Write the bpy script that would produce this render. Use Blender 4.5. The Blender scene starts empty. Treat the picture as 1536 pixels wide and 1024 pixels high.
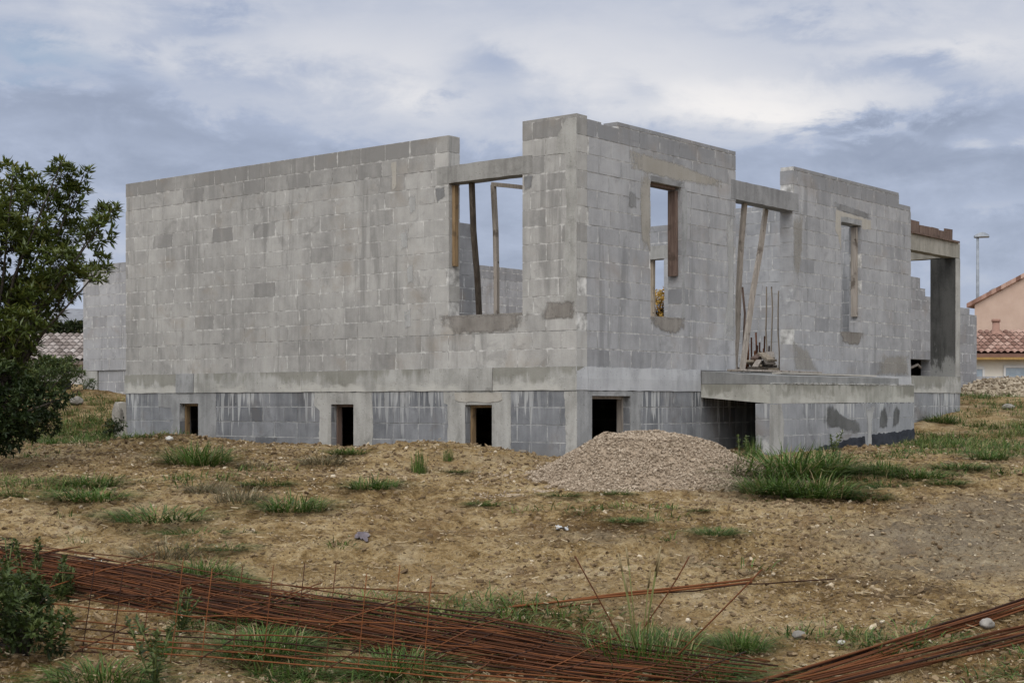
import bpy, math, random
import numpy as np
from mathutils import Vector, noise as mn

random.seed(7); rng = np.random.default_rng(7)
SC = bpy.context.scene
COL = SC.collection
# World: origin at the main corner of the house, at the height of the photographer's eye.
# +X runs along the window facade, +Y along the long blank facade, Z up.
F, HV, S1, C1 = 2243.0, 605.0, .775, .632
R0, D0 = .746, 17.25
def rd(x, y): return R0 + C1*x - S1*y, D0 + S1*x + C1*y
def xy(r, d): a, b = r-R0, d-D0; return C1*a + S1*b, -S1*a + C1*b
def wl(u, X=0):                       # survey: point seen on a plane X = const
    k = (u-768)/F; return (R0+C1*X-(D0+S1*X)*k)/(S1+C1*k)
def wr(u, Y=0):                       # survey: point seen on a plane Y = const
    k = (u-768)/F; return ((D0+C1*Y)*k-(R0-S1*Y))/(C1-S1*k)

# ------------------------------------------------------------------ ground shape
GD = [(-60, -1.9), (3, -1.72), (8.6, -1.6), (11.5, -1.27), (14.6, -.92), (17, -.69), (19, -.64), (22.4, -.56), (24, -.34), (25.8, -.05), (28, .24), (34, .42), (60, .6), (200, 1.0), (4000, 4)]
GX = np.array([a for a, b in GD]); GZ = np.array([b for a, b in GD])
BUMPS = [  # r, d, radius r, radius d, height
    (-4.7, 20.5, 1.1, .9, .17), (-2.6, 19.4, 1.3, .8, .08), (2.8, 13.9, 1.4, .35, .05), (-2.3, 15.6, 1.2, .35, .05), (.6, 14.9, .9, .3, .04), (-.9, 17.5, 1.0, .75, .19), (-.2, 17.0, .6, .5, .05), (-1.6, 18.0, .7, .5, .09),
    (-7.6, 19.5, 1.0, 1.2, .22), (3.4, 16.2, 1.0, .8, .05), (9.5, 27.5, 2.0, 1.6, .12), (5.5, 14.5, 1.5, .6, .04), (-4.6, 14.0, 1.6, .9, .05), (11.0, 31.0, 5.0, 5.5, -.33), (2.1, 12.6, .9, .35, .05), (-.6, 11.6, 1.3, .5, -.05)]
def base(d): return float(np.interp(d, GX, GZ))
def smooth_ground(r, d):
    z = base(d)
    for br, bd, sr, sd, h in BUMPS:
        q = ((r-br)/sr)**2 + ((d-bd)/sd)**2
        if q < 8: z += h*math.exp(-q)
    return z
def ground(r, d):
    z = smooth_ground(r, d)
    if 2 < d < 60 and abs(r) < 40:
        n = mn.fractal(Vector((r*.9, d*.9, 0)), 1.0, 2.0, 3) * .028
        n += mn.fractal(Vector((r*4.5, d*4.5, 3)), 1.0, 2.0, 3) * .022
        n += (.5-abs(mn.noise(Vector((r*7, d*5, 11))))*1.6) * .030
        for q0, q1 in ((13.3, .06), (14.75, .06), (12.0, -.05)):
            e = (d-q0-q1*r-.22*math.sin(r*.55))/.17
            if abs(e) < 3: n -= .045*math.exp(-e*e)*(.5+.5*mn.noise(Vector((r*.8, q0, 2)))+.3) - .018*math.exp(-(abs(e)-1.5)**2*2.5)
        t = .35+mn.noise(Vector((r*.5, d*.35, 9)))
        n += max(0, t)*mn.fractal(Vector((r*13, d*13, 5)), .8, 2.0, 3) * .034
        n += random.uniform(-.007, .007)
        z += n
    return z
def at(u, v):                          # the spot on the terrain seen in that direction
    k, t = (u-768)/F, (HV-v)/F
    d = 5.0
    while d < 80:
        if smooth_ground(k*d, d) >= t*d: break
        d += .05
    return k*d, d

# ------------------------------------------------------------------ mesh helpers
class MB:
    def __init__(s): s.v, s.f, s.c, s.l, s.m, s.sm = [], [], [], [], [], []
    def add(s, v, f, c=(.5, 0, 0), l=None, m=0, smooth=False):
        o = len(s.v); s.v.extend(v); s.f.extend([tuple(i+o for i in q) for q in f])
        s.c.extend([c]*len(v) if not isinstance(c, list) else c)
        s.l.extend(l if l else [(.5, .5, .5)]*len(v)); s.m.extend([m]*len(f)); s.sm.extend([smooth]*len(f))
    def box(s, a, b, c=(.5, 0, 0), l=None, m=0, jit=0):
        (x0, y0, z0), (x1, y1, z1) = a, b
        v = [(x0, y0, z0), (x1, y0, z0), (x1, y1, z0), (x0, y1, z0), (x0, y0, z1), (x1, y0, z1), (x1, y1, z1), (x0, y1, z1)]
        if jit: v = [(p+random.uniform(-jit, jit), q+random.uniform(-jit, jit), r+random.uniform(-jit, jit)) for p, q, r in v]
        s.add(v, [(0, 3, 2, 1), (4, 5, 6, 7), (0, 1, 5, 4), (1, 2, 6, 5), (2, 3, 7, 6), (3, 0, 4, 7)], c, l, m)
    def tube(s, pts, rad, n=5, c=(.5, 0, 0), m=0, rads=None):
        P = [Vector(p) for p in pts]; vs, fs = [], []
        for i, p in enumerate(P):
            t = (P[min(i+1, len(P)-1)]-P[max(i-1, 0)]).normalized()
            a = t.cross(Vector((0, 0, 1)) if abs(t.z) < .9 else Vector((1, 0, 0))).normalized(); b = t.cross(a)
            R = rads[i] if rads else rad
            for k in range(n):
                w = 2*math.pi*k/n; vs.append(tuple(p + a*(R*math.cos(w)) + b*(R*math.sin(w))))
        for i in range(len(P)-1):
            for k in range(n): fs.append((i*n+k, i*n+(k+1) % n, (i+1)*n+(k+1) % n, (i+1)*n+k))
        fs.append(tuple(range(n-1, -1, -1))); fs.append(tuple((len(P)-1)*n+k for k in range(n)))
        s.add(vs, fs, c, None, m, True)
    def beam(s, p, q, w, h, c=(.5, 0, 0), m=0, side=None):     # squared timber from p to q
        p, q = Vector(p), Vector(q); t = (q-p).normalized()
        a = Vector(side).normalized() if side else t.cross(Vector((0, 0, 1)) if abs(t.z) < .9 else Vector((1, 0, 0))).normalized()
        b = t.cross(a).normalized(); a = b.cross(t)
        v = [tuple(e + a*(i*w/2) + b*(j*h/2)) for e in (p, q) for i, j in ((-1, -1), (1, -1), (1, 1), (-1, 1))]
        l = [(0, i/3, e) for e in (0, 1) for i in range(4)]
        s.add(v, [(0, 3, 2, 1), (4, 5, 6, 7), (0, 1, 5, 4), (1, 2, 6, 5), (2, 3, 7, 6), (3, 0, 4, 7)], c, l, m)
    def build(s, name, mats, parent=None, origin=None):
        me = bpy.data.meshes.new(name)
        o0 = origin if origin else (tuple(parent.location) if parent and parent.type == 'EMPTY' else (0, 0, 0))
        if parent and parent.type != 'EMPTY': o0 = parent.get('_o', (0, 0, 0))
        vv = np.array(s.v, float).reshape(-1, 3) - np.array(o0)
        me.from_pydata(vv.tolist(), [], s.f)
        n = len(s.v)
        a = me.attributes.new('tint', 'FLOAT_COLOR', 'POINT'); cc = np.ones((n, 4), np.float32); cc[:, :3] = np.array(s.c); a.data.foreach_set('color', cc.ravel())
        a = me.attributes.new('loc', 'FLOAT_VECTOR', 'POINT'); a.data.foreach_set('vector', np.array(s.l, np.float32).ravel())
        me.polygons.foreach_set('material_index', s.m); me.polygons.foreach_set('use_smooth', s.sm)
        for m in (mats if isinstance(mats, list) else [mats]): me.materials.append(m)
        me.update()
        o = bpy.data.objects.new(name, me); COL.objects.link(o)
        if parent: o.parent = parent
        if origin and not parent: o.location = origin
        o['_o'] = tuple(o0)
        return o
def tag(o, label, cat=None, group=None, kind=None):
    if label: o['label'] = label
    if cat: o['category'] = cat
    if group: o['group'] = group
    if kind: o['kind'] = kind
    return o
def thing(name, loc, label, cat, group=None):
    o = bpy.data.objects.new(name, None); COL.objects.link(o); o.location = loc; o.empty_display_size = .2
    return tag(o, label, cat, group)

# ------------------------------------------------------------------ material helpers
class NT:
    def __init__(s, nt): s.nt = nt
    def n(s, t, **kw):
        o = s.nt.nodes.new(t)
        for k, v in kw.items():
            if k.startswith('i_'):
                key = k[2:]; sock = o.inputs[int(key)] if key.isdigit() else o.inputs[key.replace('_', ' ')]
                if hasattr(v, 'is_output') or isinstance(v, bpy.types.NodeSocket): s.nt.links.new(v, sock)
                else: sock.default_value = v
            else: setattr(o, k, v)
        return o
    def math(s, op, a, b=0.0, c=0.0, clamp=False):
        return s.n('ShaderNodeMath', operation=op, use_clamp=clamp, i_0=a, i_1=b, i_2=c).outputs[0]
    def mix(s, f, a, b, bt='MIX'):
        o = s.nt.nodes.new('ShaderNodeMix'); o.data_type = 'RGBA'; o.blend_type = bt; o.clamp_factor = True
        for i, v in ((0, f), (6, a), (7, b)):
            if isinstance(v, bpy.types.NodeSocket): s.nt.links.new(v, o.inputs[i])
            else: o.inputs[i].default_value = v if i == 0 else (tuple(v)+(1,))[:4]
        return o.outputs[2]
    def ramp(s, f, pts, interp='LINEAR'):
        o = s.nt.nodes.new('ShaderNodeValToRGB'); s.nt.links.new(f, o.inputs[0]); o.color_ramp.interpolation = interp
        e = o.color_ramp.elements
        while len(e) < len(pts): e.new(.5)
        for q, (p, c) in zip(e, pts): q.position = p; q.color = (c, c, c, 1) if isinstance(c, (int, float)) else tuple(c)+(1,)
        return o.outputs[0]
    def noise(s, vec, scale, detail=4, rough=.55, dist=0, stretch=None):
        if stretch:
            vec = s.n('ShaderNodeMapping', i_Vector=vec, i_Scale=stretch).outputs[0]
        return s.n('ShaderNodeTexNoise', i_Vector=vec, i_Scale=scale, i_Detail=detail, i_Roughness=rough, i_Distortion=dist).outputs[0]
    def voro(s, vec, scale, feature='F1', out=0):
        return s.n('ShaderNodeTexVoronoi', feature=feature, i_Vector=vec, i_Scale=scale).outputs[out]
    def step(s, x, a, b):
        o = s.n('ShaderNodeMapRange', interpolation_type='SMOOTHSTEP', i_0=x, i_1=a, i_2=b); return o.outputs[0]
def new_mat(name):
    m = bpy.data.materials.new(name); m.use_nodes = True; m.node_tree.nodes.clear()
    T = NT(m.node_tree)
    out = T.n('ShaderNodeOutputMaterial'); b = T.n('ShaderNodeBsdfPrincipled'); m.node_tree.links.new(b.outputs[0], out.inputs[0])
    b.inputs['Roughness'].default_value = .9; b.inputs['Specular IOR Level'].default_value = .25
    return m, T, b
def finish(T, b, col, height=None, dist=.01, strength=1.0, rough=None):
    L = T.nt.links
    if isinstance(col, bpy.types.NodeSocket): L.new(col, b.inputs['Base Color'])
    else: b.inputs['Base Color'].default_value = tuple(col)+(1,)
    if height is not None:
        bp = T.n('ShaderNodeBump', i_Height=height, i_Distance=dist, i_Strength=strength); L.new(bp.outputs[0], b.inputs['Normal'])
    if rough is not None:
        if isinstance(rough, bpy.types.NodeSocket): L.new(rough, b.inputs['Roughness'])
        else: b.inputs['Roughness'].default_value = rough
def geo(T):
    g = T.n('ShaderNodeNewGeometry'); return g.outputs['Position']
def attr(T, name):
    return T.n('ShaderNodeAttribute', attribute_name=name)

def block_mat(name, light, dark, mortar, streaks=False, warm=(.02, .0, -.02), smear=.55):
    m, T, b = new_mat(name); P = geo(T)
    a = attr(T, 'tint'); rgb = T.n('ShaderNodeSeparateColor', i_Color=a.outputs['Color'])
    rnd, dk, flag = rgb.outputs[0], rgb.outputs[1], rgb.outputs[2]
    lo = T.n('ShaderNodeSeparateXYZ', i_Vector=attr(T, 'loc').outputs['Vector'])
    fine = T.noise(P, 70, 5, .7); mid = T.noise(P, 5.5, 5, .62); big = T.noise(P, .9, 4, .6)
    st = T.noise(P, 6, 5, .65, .3, (1, 1, .13))
    f = T.math('MULTIPLY_ADD', rnd, .20, .23)
    f = T.math('ADD', f, T.math('MULTIPLY', T.math('SUBTRACT', mid, .5), .85))
    f = T.math('ADD', f, T.math('MULTIPLY', T.math('SUBTRACT', big, .5), 1.25))
    f = T.math('ADD', f, T.math('MULTIPLY', T.math('SUBTRACT', st, .5), 1.0))
    f = T.math('ADD', f, T.math('MULTIPLY', T.math('SUBTRACT', fine, .5), .45))
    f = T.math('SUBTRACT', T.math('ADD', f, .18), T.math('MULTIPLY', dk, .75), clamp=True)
    col = T.mix(f, dark, light)
    # warm dirt drift
    wd = T.step(T.noise(P, 1.7, 4, .6, .5), .52, .75)
    col = T.mix(T.math('MULTIPLY', wd, .5), col, tuple(max(0, x+w*1.6) for x, w in zip(dark, warm)))
    rn = T.noise(P, 3.4, 5, .7, .4, (1, 1, .10))
    col = T.mix(T.math('MULTIPLY', T.step(rn, .53, .68), .55), col, tuple(x*.72 for x in dark))
    wt = T.noise(P, 4.6, 4, .65, .3, (1, 1, .16)); col = T.mix(T.math('MULTIPLY', T.step(wt, .60, .78), .22), col, tuple(min(1, x*1.22) for x in light))
    bl_ = T.noise(P, 2.6, 6, .7, .9); col = T.mix(T.math('MULTIPLY', T.step(bl_, .55, .66), .38), col, tuple(x*.8 for x in dark))
    # pits of the aggregate
    pit = T.step(T.noise(P, 150, 2, .6), .64, .72)
    col = T.mix(T.math('MULTIPLY', pit, .5), col, tuple(x*.35 for x in dark))
    # mortar wiped over the joints: patchy, wider in places
    ex = T.math('MULTIPLY', T.math('MINIMUM', lo.outputs[0], T.math('SUBTRACT', 1.0, lo.outputs[0])), .44)
    ez = T.math('MULTIPLY', T.math('MINIMUM', lo.outputs[1], T.math('SUBTRACT', 1.0, lo.outputs[1])), .2)
    e = T.math('MINIMUM', T.math('MULTIPLY', ex, 1.15), ez)
    wv = T.noise(P, 9, 4, .65)
    wid = T.math('MULTIPLY', T.step(wv, .5, .78), .020)
    sm = T.math('SUBTRACT', 1.0, T.step(T.math('SUBTRACT', e, wid), -.004, .005), clamp=True)
    sm = T.math('MULTIPLY', sm, T.math('MULTIPLY', T.step(wv, .40, .58), smear))
    col = T.mix(sm, col, mortar)
    if streaks:      # lime run-off below the slab edge
        z = T.n('ShaderNodeSeparateXYZ', i_Vector=P).outputs[2]
        n1 = T.noise(P, 14, 2, .6, .2, (1, 1, .06)); n2 = T.noise(P, 1.1, 3, .5, 0, (1, 1, .1))
        thr = T.n('ShaderNodeMapRange', i_0=z, i_1=.15, i_2=-.42, i_3=.44, i_4=.66).outputs[0]
        s = T.step(T.math('SUBTRACT', n1, thr), 0.0, .05)
        s = T.math('MULTIPLY', s, T.step(n2, .40, .56))
        col = T.mix(T.math('MULTIPLY', s, .75), col, (.42, .425, .42))
        n3 = T.noise(P, 20, 2, .6, .2, (1, 1, .08)); zz = T.step(z, -.12, .14)
        s2 = T.math('MULTIPLY', T.step(n3, .55, .62), T.math('MULTIPLY', zz, T.step(n2, .40, .55)))
        col = T.mix(T.math('MULTIPLY', s2, .6), col, (.045, .048, .055))
        # damp foot of the wall
        df = T.step(T.math('ADD', z, T.math('MULTIPLY', T.noise(P, 3, 3), .35)), -.28, -.5)
        col = T.mix(T.math('MULTIPLY', df, .35), col, (.10, .095, .085))
    h = T.math('ADD', T.math('MULTIPLY', fine, .5), T.math('MULTIPLY', T.noise(P, 190, 2), .6))
    finish(T, b, col, h, .006, .8)
    return m

def concrete_mat(name, c0, c1, c2=None, streak=.5, dirt=.4, topline=None, fine_amp=.35, foot=None, soft=False):
    m, T, b = new_mat(name); P = geo(T)
    big = T.noise(P, 2.2, 5, .6); st = T.noise(P, 9, 4, .6, .2, (1, 1, .12)); fine = T.noise(P, 60, 4, .7)
    f = T.math('ADD', T.math('MULTIPLY', big, 1.1), T.math('MULTIPLY', T.math('SUBTRACT', st, .5), streak*1.6))
    f = T.math('ADD', f, T.math('MULTIPLY', T.math('SUBTRACT', fine, .5), fine_amp))
    col = T.mix(T.step(f, .25, .8), c0, c1)
    d = T.step(T.noise(P, 4, 5, .65, .6), .55, .72)
    col = T.mix(T.math('MULTIPLY', d, dirt), col, c2 or tuple(x*.45 for x in c0))
    if topline:       # run-off from the upper edge and pale laitance along the lower one
        zt, zb = topline
        z = T.n('ShaderNodeSeparateXYZ', i_Vector=P).outputs[2]
        q = T.n('ShaderNodeMapRange', i_0=z, i_1=zt, i_2=zb).outputs[0]
        n1 = T.noise(P, 10, 3, .6, .3, (1, 1, .12)); n2 = T.noise(P, 1.3, 3, .6)
        s = T.step(T.math('ADD', T.math('SUBTRACT', n1, T.math('MULTIPLY', q, .55)), T.math('MULTIPLY', T.math('SUBTRACT', n2, .5), 1.7)), .22, .50)
        col = T.mix(T.math('MULTIPLY', s, .62), col, (.15, .145, .118))
        p = T.math('MULTIPLY', T.step(T.math('ADD', q, T.math('MULTIPLY', T.math('SUBTRACT', T.noise(P, 5, 4, .6, 0, (1, 1, 2)), .5), 1.2)), .55, .85), T.step(n2, .4, .55))
        col = T.mix(T.math('MULTIPLY', p, .65), col, (.44, .43, .395))
    if foot:          # pale lime creeping up from the foot
        z = T.n('ShaderNodeSeparateXYZ', i_Vector=P).outputs[2]
        q = T.n('ShaderNodeMapRange', i_0=z, i_1=foot[0], i_2=foot[1]).outputs[0]
        s = T.step(T.math('SUBTRACT', T.noise(P, 9, 4, .65, .3, (1, 1, .3)), T.math('MULTIPLY', q, .45)), .28, .44)
        col = T.mix(T.math('MULTIPLY', s, .8), col, (.24, .24, .23))
    pit = T.step(T.noise(P, 45, 2, .5), .68, .74)
    col = T.mix(T.math('MULTIPLY', pit, .7), col, tuple(x*.3 for x in c0))
    finish(T, b, col, T.math('ADD', fine, T.math('MULTIPLY', big, 1.5)), .006, .7)
    if soft:
        lx = T.n('ShaderNodeSeparateXYZ', i_Vector=attr(T, 'loc').outputs['Vector']).outputs[0]
        a = T.math('ADD', lx, T.math('ADD', T.math('MULTIPLY', T.math('SUBTRACT', T.noise(P, 8, 5, .7), .5), .9), T.math('MULTIPLY', T.math('SUBTRACT', T.noise(P, 12, 3, .6, .2, (1, 1, .2)), .5), .6)))
        T.nt.links.new(T.math('MULTIPLY', T.step(a, .16, .62), soft), b.inputs['Alpha'])
    return m

def wood_mat(name, c0, c1, dark=(.05, .035, .025)):
    m, T, b = new_mat(name); o = T.n('ShaderNodeTexCoord').outputs['Object']
    g = T.noise(o, 30, 4, .6, .4, (1, 1, .08)); k = T.noise(o, 5, 3, .6)
    col = T.mix(T.step(g, .3, .7), c0, c1)
    col = T.mix(T.math('MULTIPLY', T.step(k, .56, .7), .7), col, dark)
    kn = T.voro(o, 6); col = T.mix(T.math('MULTIPLY', T.math('SUBTRACT', 1.0, T.step(kn, .06, .13)), .8), col, dark)
    finish(T, b, col, g, .004, .6)
    return m

def plain_mat(name, c0, c1, scale=8, rough=.8, bump=.0, spec=.25):
    m, T, b = new_mat(name); P = geo(T)
    n = T.noise(P, scale, 5, .65)
    finish(T, b, T.mix(T.step(n, .3, .7), c0, c1), n if bump else None, bump or .01, .7, rough)
    b.inputs['Specular IOR Level'].default_value = spec
    return m

def tint_mat(name, ramp, rough=.6, noise_amp=.0, scale=30, trans=0.0, spec=.25):
    """colour from the per-piece random value in 'tint'"""
    m, T, b = new_mat(name)
    rgb = T.n('ShaderNodeSeparateColor', i_Color=attr(T, 'tint').outputs['Color'])
    f = rgb.outputs[0]
    h = None
    if noise_amp:
        h = T.noise(geo(T), scale, 4, .65)
        f = T.math('ADD', f, T.math('MULTIPLY', T.math('SUBTRACT', h, .5), noise_amp), clamp=True)
    col = T.ramp(f, ramp)
    finish(T, b, col, h, .004, .6, rough)
    b.inputs['Specular IOR Level'].default_value = spec
    if trans:
        tr = T.n('ShaderNodeBsdfTranslucent'); T.nt.links.new(col, tr.inputs[0])
        mx = T.n('ShaderNodeMixShader', i_0=trans); T.nt.links.new(b.outputs[0], mx.inputs[1]); T.nt.links.new(tr.outputs[0], mx.inputs[2])
        out = [x for x in T.nt.nodes if x.type == 'OUTPUT_MATERIAL'][0]; T.nt.links.new(mx.outputs[0], out.inputs[0])
    return m

M = {}
M['block'] = block_mat('grey_concrete_block', (.405, .395, .375), (.205, .200, .192), (.54, .53, .51))
M['block_cool'] = block_mat('cool_grey_block', (.375, .375, .382), (.205, .207, .215), (.50, .50, .50))
M['block_dark'] = block_mat('basement_block', (.255, .262, .275), (.105, .110, .120), (.44, .44, .43), streaks=True, smear=.42)
M['block_far'] = block_mat('weathered_block', (.36, .36, .37), (.20, .20, .208), (.55, .55, .55), smear=.8)
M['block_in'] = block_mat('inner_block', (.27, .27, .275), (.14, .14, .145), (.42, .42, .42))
M['mortar'] = plain_mat('mortar', (.22, .215, .205), (.56, .55, .53), 9, .95, .004)
M['mortar_dk'] = plain_mat('basement_mortar', (.16, .165, .17), (.46, .46, .45), 6, .95, .004)
M['lintel'] = concrete_mat('lintel_concrete', (.17, .165, .155), (.285, .28, .265))
M['lintel_cool'] = concrete_mat('cool_lintel_concrete', (.15, .15, .152), (.25, .25, .252))
M['sill'] = concrete_mat('sill_cement', (.175, .162, .145), (.265, .248, .225))
M['patch'] = concrete_mat('cement_patch', (.225, .22, .205), (.36, .355, .335), dirt=.5)
M['patch_grey'] = concrete_mat('grey_cement_patch', (.17, .172, .172), (.29, .292, .292), dirt=.4)
M['patch_warm'] = concrete_mat('warm_cement_patch', (.29, .27, .235), (.36, .34, .305), dirt=.15)
M['band'] = concrete_mat('slab_edge_concrete', (.225, .222, .205), (.36, .355, .335), (.13, .125, .105), topline=(.43, .155))
M['band_cool'] = concrete_mat('smooth_slab_edge_concrete', (.30, .305, .315), (.40, .405, .415), (.15, .15, .14), dirt=.3)
M['terr'] = concrete_mat('terrace_concrete', (.23, .225, .20), (.36, .355, .32), (.14, .13, .105), topline=(.26, .02))
M['terr_top'] = concrete_mat('terrace_topping', (.15, .152, .15), (.235, .235, .23))
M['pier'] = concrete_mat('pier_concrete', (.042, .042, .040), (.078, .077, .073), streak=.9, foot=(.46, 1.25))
M['beamc'] = concrete_mat('beam_concrete', (.19, .18, .155), (.30, .285, .25))
M['wood'] = wood_mat('weathered_timber', (.20, .165, .125), (.33, .28, .22))
M['wood_grey'] = wood_mat('grey_timber', (.20, .175, .15), (.31, .275, .24))
M['wood_orange'] = wood_mat('orange_timber', (.165, .108, .056), (.26, .18, .10))
M['wood_red'] = wood_mat('red_brown_timber', (.085, .055, .044), (.155, .11, .088))
M['wood_dark'] = wood_mat('dark_timber', (.045, .036, .028), (.10, .082, .065))
M['rust'] = tint_mat('rusty_steel', [(0, (.019, .0068, .0032)), (.5, (.068, .0225, .0072)), (1, (.145, .049, .0145))], .85, .6, 25)
M['damp'] = concrete_mat('damp_block_face', (.095, .097, .096), (.16, .162, .16))
M['damp'] = concrete_mat('damp_block_face', (.075, .077, .076), (.14, .142, .14), soft=.8)
M['sill_soft'] = concrete_mat('smeared_sill_cement', (.145, .132, .118), (.235, .218, .198), soft=1.0)
M['warm_soft'] = concrete_mat('warm_smeared_cement', (.29, .27, .235), (.36, .34, .305), dirt=.2, soft=.8)
M['stain_soft'] = concrete_mat('damp_rusty_stain', (.24, .222, .19), (.31, .29, .255), dirt=.3, soft=.5)
M['grey_soft'] = concrete_mat('grey_smeared_cement', (.15, .15, .15), (.235, .235, .235), soft=.85)
M['pale_soft'] = concrete_mat('pale_smeared_cement', (.33, .33, .32), (.46, .46, .45), soft=.7)
M['tar'] = plain_mat('bitumen_coating', (.010, .012, .018), (.035, .04, .052), 8, .6)

# ------------------------------------------------------------------ block walls
CO, BL = .2057, .445
def block_wall(name, parent, axis, plane, T, u0, u1, z0, z1, openings=(), mats=('block', 'mortar'), seed=0, dark=None, flip=1, L=BL, co=CO, off=0.0, joint=.0105, light=0.0):
    """wall of separate blocks along X or Y; outer face at `plane`, thickness T towards +other axis"""
    rs = random.Random(seed); mb = MB()
    rows = int(math.ceil((z1-z0)/co-.25))
    def put(a, b, za, zb, d0, d1, **kw):
        if axis == 'Y': mb.box((d0, a, za), (d1, b, zb), **kw)
        else: mb.box((a, d0, za), (b, d1, zb), **kw)
    for k in range(rows):
        ra = z0+k*co; rb = z0+(k+1)*co if k < rows-1 else z1
        zs = {ra, rb}
        for (oa, ob, ozA, ozB) in openings:
            for q in (ozA, ozB):
                if ra+.012 < q < rb-.012: zs.add(q)
        zs = sorted(zs)
        # block cuts of this course
        cuts, x = [], u0 - off - (L*.5 if k % 2 else 0) + rs.uniform(-.03, .03)
        while x < u1+L: cuts.append(x); x += L*rs.uniform(.97, 1.03) if rs.random() > .07 else L*rs.uniform(.45, .6)
        tint = [(rs.random(), rs.random(), rs.random()) for _ in cuts]
        proud = [rs.uniform(-.0035, -.0018) for _ in cuts]
        ins = rs.choice((-.0006, -.0002, .0004, .0012, .004))
        for za, zb in zip(zs[:-1], zs[1:]):
            iv = [(u0, u1)]
            for (oa, ob, ozA, ozB) in openings:
                if ozA < (za+zb)/2 < ozB:
                    nv = []
                    for a, b in iv:
                        if ob <= a or oa >= b: nv.append((a, b)); continue
                        if oa > a: nv.append((a, oa))
                        if ob < b: nv.append((ob, b))
                    iv = nv
            for a, b in iv:
                if b-a < .03: continue
                put(a+.004, b-.004, za, zb-(.004 if abs(zb-rb) > 1e-6 or k == rows-1 else 0), plane+ins, plane+T-ins, m=1)
                for i, cx in enumerate(cuts[:-1]):
                    p, q = max(a, cx), min(b, cuts[i+1])
                    if q-p < .045: continue
                    jl = joint/2 if p > a+.001 else 0; jr = joint/2 if q < b-.001 else 0
                    zl = za+(joint if abs(za-ra) < 1e-6 and k > 0 else 0)
                    r1, r2, r3 = tint[i]
                    dk = 0.0
                    if r2 > .945: dk = .35+.3*r3
                    elif r2 > .82: dk = .16
                    if dark: dk += dark((p+q)/2, (za+zb)/2, k, rs)
                    w0, w1 = (p-cx)/(cuts[i+1]-cx), (q-cx)/(cuts[i+1]-cx)
                    h0, h1 = (za-ra)/(rb-ra), (zb-ra)/(rb-ra)
                    if axis == 'Y': loc = [(w0, h0, 0), (w0, h0, 0), (w1, h0, 0), (w1, h0, 0), (w0, h1, 0), (w0, h1, 0), (w1, h1, 0), (w1, h1, 0)]
                    else: loc = [(w0, h0, 0), (w1, h0, 0), (w1, h0, 0), (w0, h0, 0), (w0, h1, 0), (w1, h1, 0), (w1, h1, 0), (w0, h1, 0)]
                    put(p+jl, q-jr, zl, zb, plane+proud[i], plane+T-proud[i], c=(min(1, r1+light), dk, 0), l=loc, jit=.0005)
    return mb.build(name, [M[mats[0]], M[mats[1]]], parent)

def rough_poly(pts, step=.05, amp=.009, seed=0, straight=()):
    rs = random.Random(seed); out = []
    n = len(pts)
    for i in range(n):
        (a, b), (c, d) = pts[i], pts[(i+1) % n]
        L = math.hypot(c-a, d-b); k = max(1, int(L/step))
        for j in range(k):
            t = j/k; am = 0 if (i in straight or (j == 0 and (i-1) % n in straight)) else amp
            out.append((a+(c-a)*t+rs.uniform(-am, am), b+(d-b)*t+rs.uniform(-am, am)))
    return out
def patch(name, parent, axis, plane, poly, thick, mat, amp=.009, seed=0, straight=(), extra=None, soft=False):
    thick = max(thick, .0046)+.00031*(seed % 9)
    """a skin of cement smeared on a wall face (wall faces -X or -Y)"""
    P = rough_poly(poly, .05, .001 if soft else amp, seed, straight)
    area = sum(P[i][0]*P[(i+1) % len(P)][1]-P[(i+1) % len(P)][0]*P[i][1] for i in range(len(P)))
    if (area > 0) == (axis == 'Y'): P = P[::-1]
    n = len(P); mb = MB()
    g = lambda u, z, d: (plane-d, u, z) if axis == 'Y' else (u, plane-d, z)
    if soft:      # thins out to nothing at its edge
        cu, cz = sum(p[0] for p in P)/n, sum(p[1] for p in P)/n
        ring = [g(cu+(u-cu)*q, cz+(z-cz)*q, thick) for q in (1.22, .30) for u, z in P]
        mb.add(ring, [(i, (i+1) % n, n+(i+1) % n, n+i) for i in range(n)]+[tuple(range(n, 2*n))], (.5, 0, 0), [(0, 0, 0)]*n+[(1, 0, 0)]*n)
    else:
        mb.add([g(u, z, thick) for u, z in P]+[g(u, z, -.003) for u, z in P], [tuple(range(n))]+[(i, n+i, n+(i+1) % n, (i+1) % n) for i in range(n)])
    if extra: extra(mb)
    return mb.build(name, M[mat], parent)

house = thing('unfinished_house', (0, 0, -.7), 'bare grey concrete block house left unfinished, without roof, standing on a low basement', 'house')
WT = .2
# --- upper storey, long blank facade (faces -X)
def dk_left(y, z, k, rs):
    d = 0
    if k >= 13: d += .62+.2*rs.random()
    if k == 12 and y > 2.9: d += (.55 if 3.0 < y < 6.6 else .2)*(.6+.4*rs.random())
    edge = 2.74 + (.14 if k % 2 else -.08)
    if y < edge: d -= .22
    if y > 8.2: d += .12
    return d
WIN_L = (.80, 1.95, 1.05, 2.72)
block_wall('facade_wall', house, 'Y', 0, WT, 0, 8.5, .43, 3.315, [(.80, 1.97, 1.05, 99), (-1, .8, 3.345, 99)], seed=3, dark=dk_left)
block_wall('facade_wall', house, 'Y', 0, WT, .0, .80, 3.315, 3.345, [], seed=4, co=.03, joint=.0, dark=lambda *a: .35)
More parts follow.
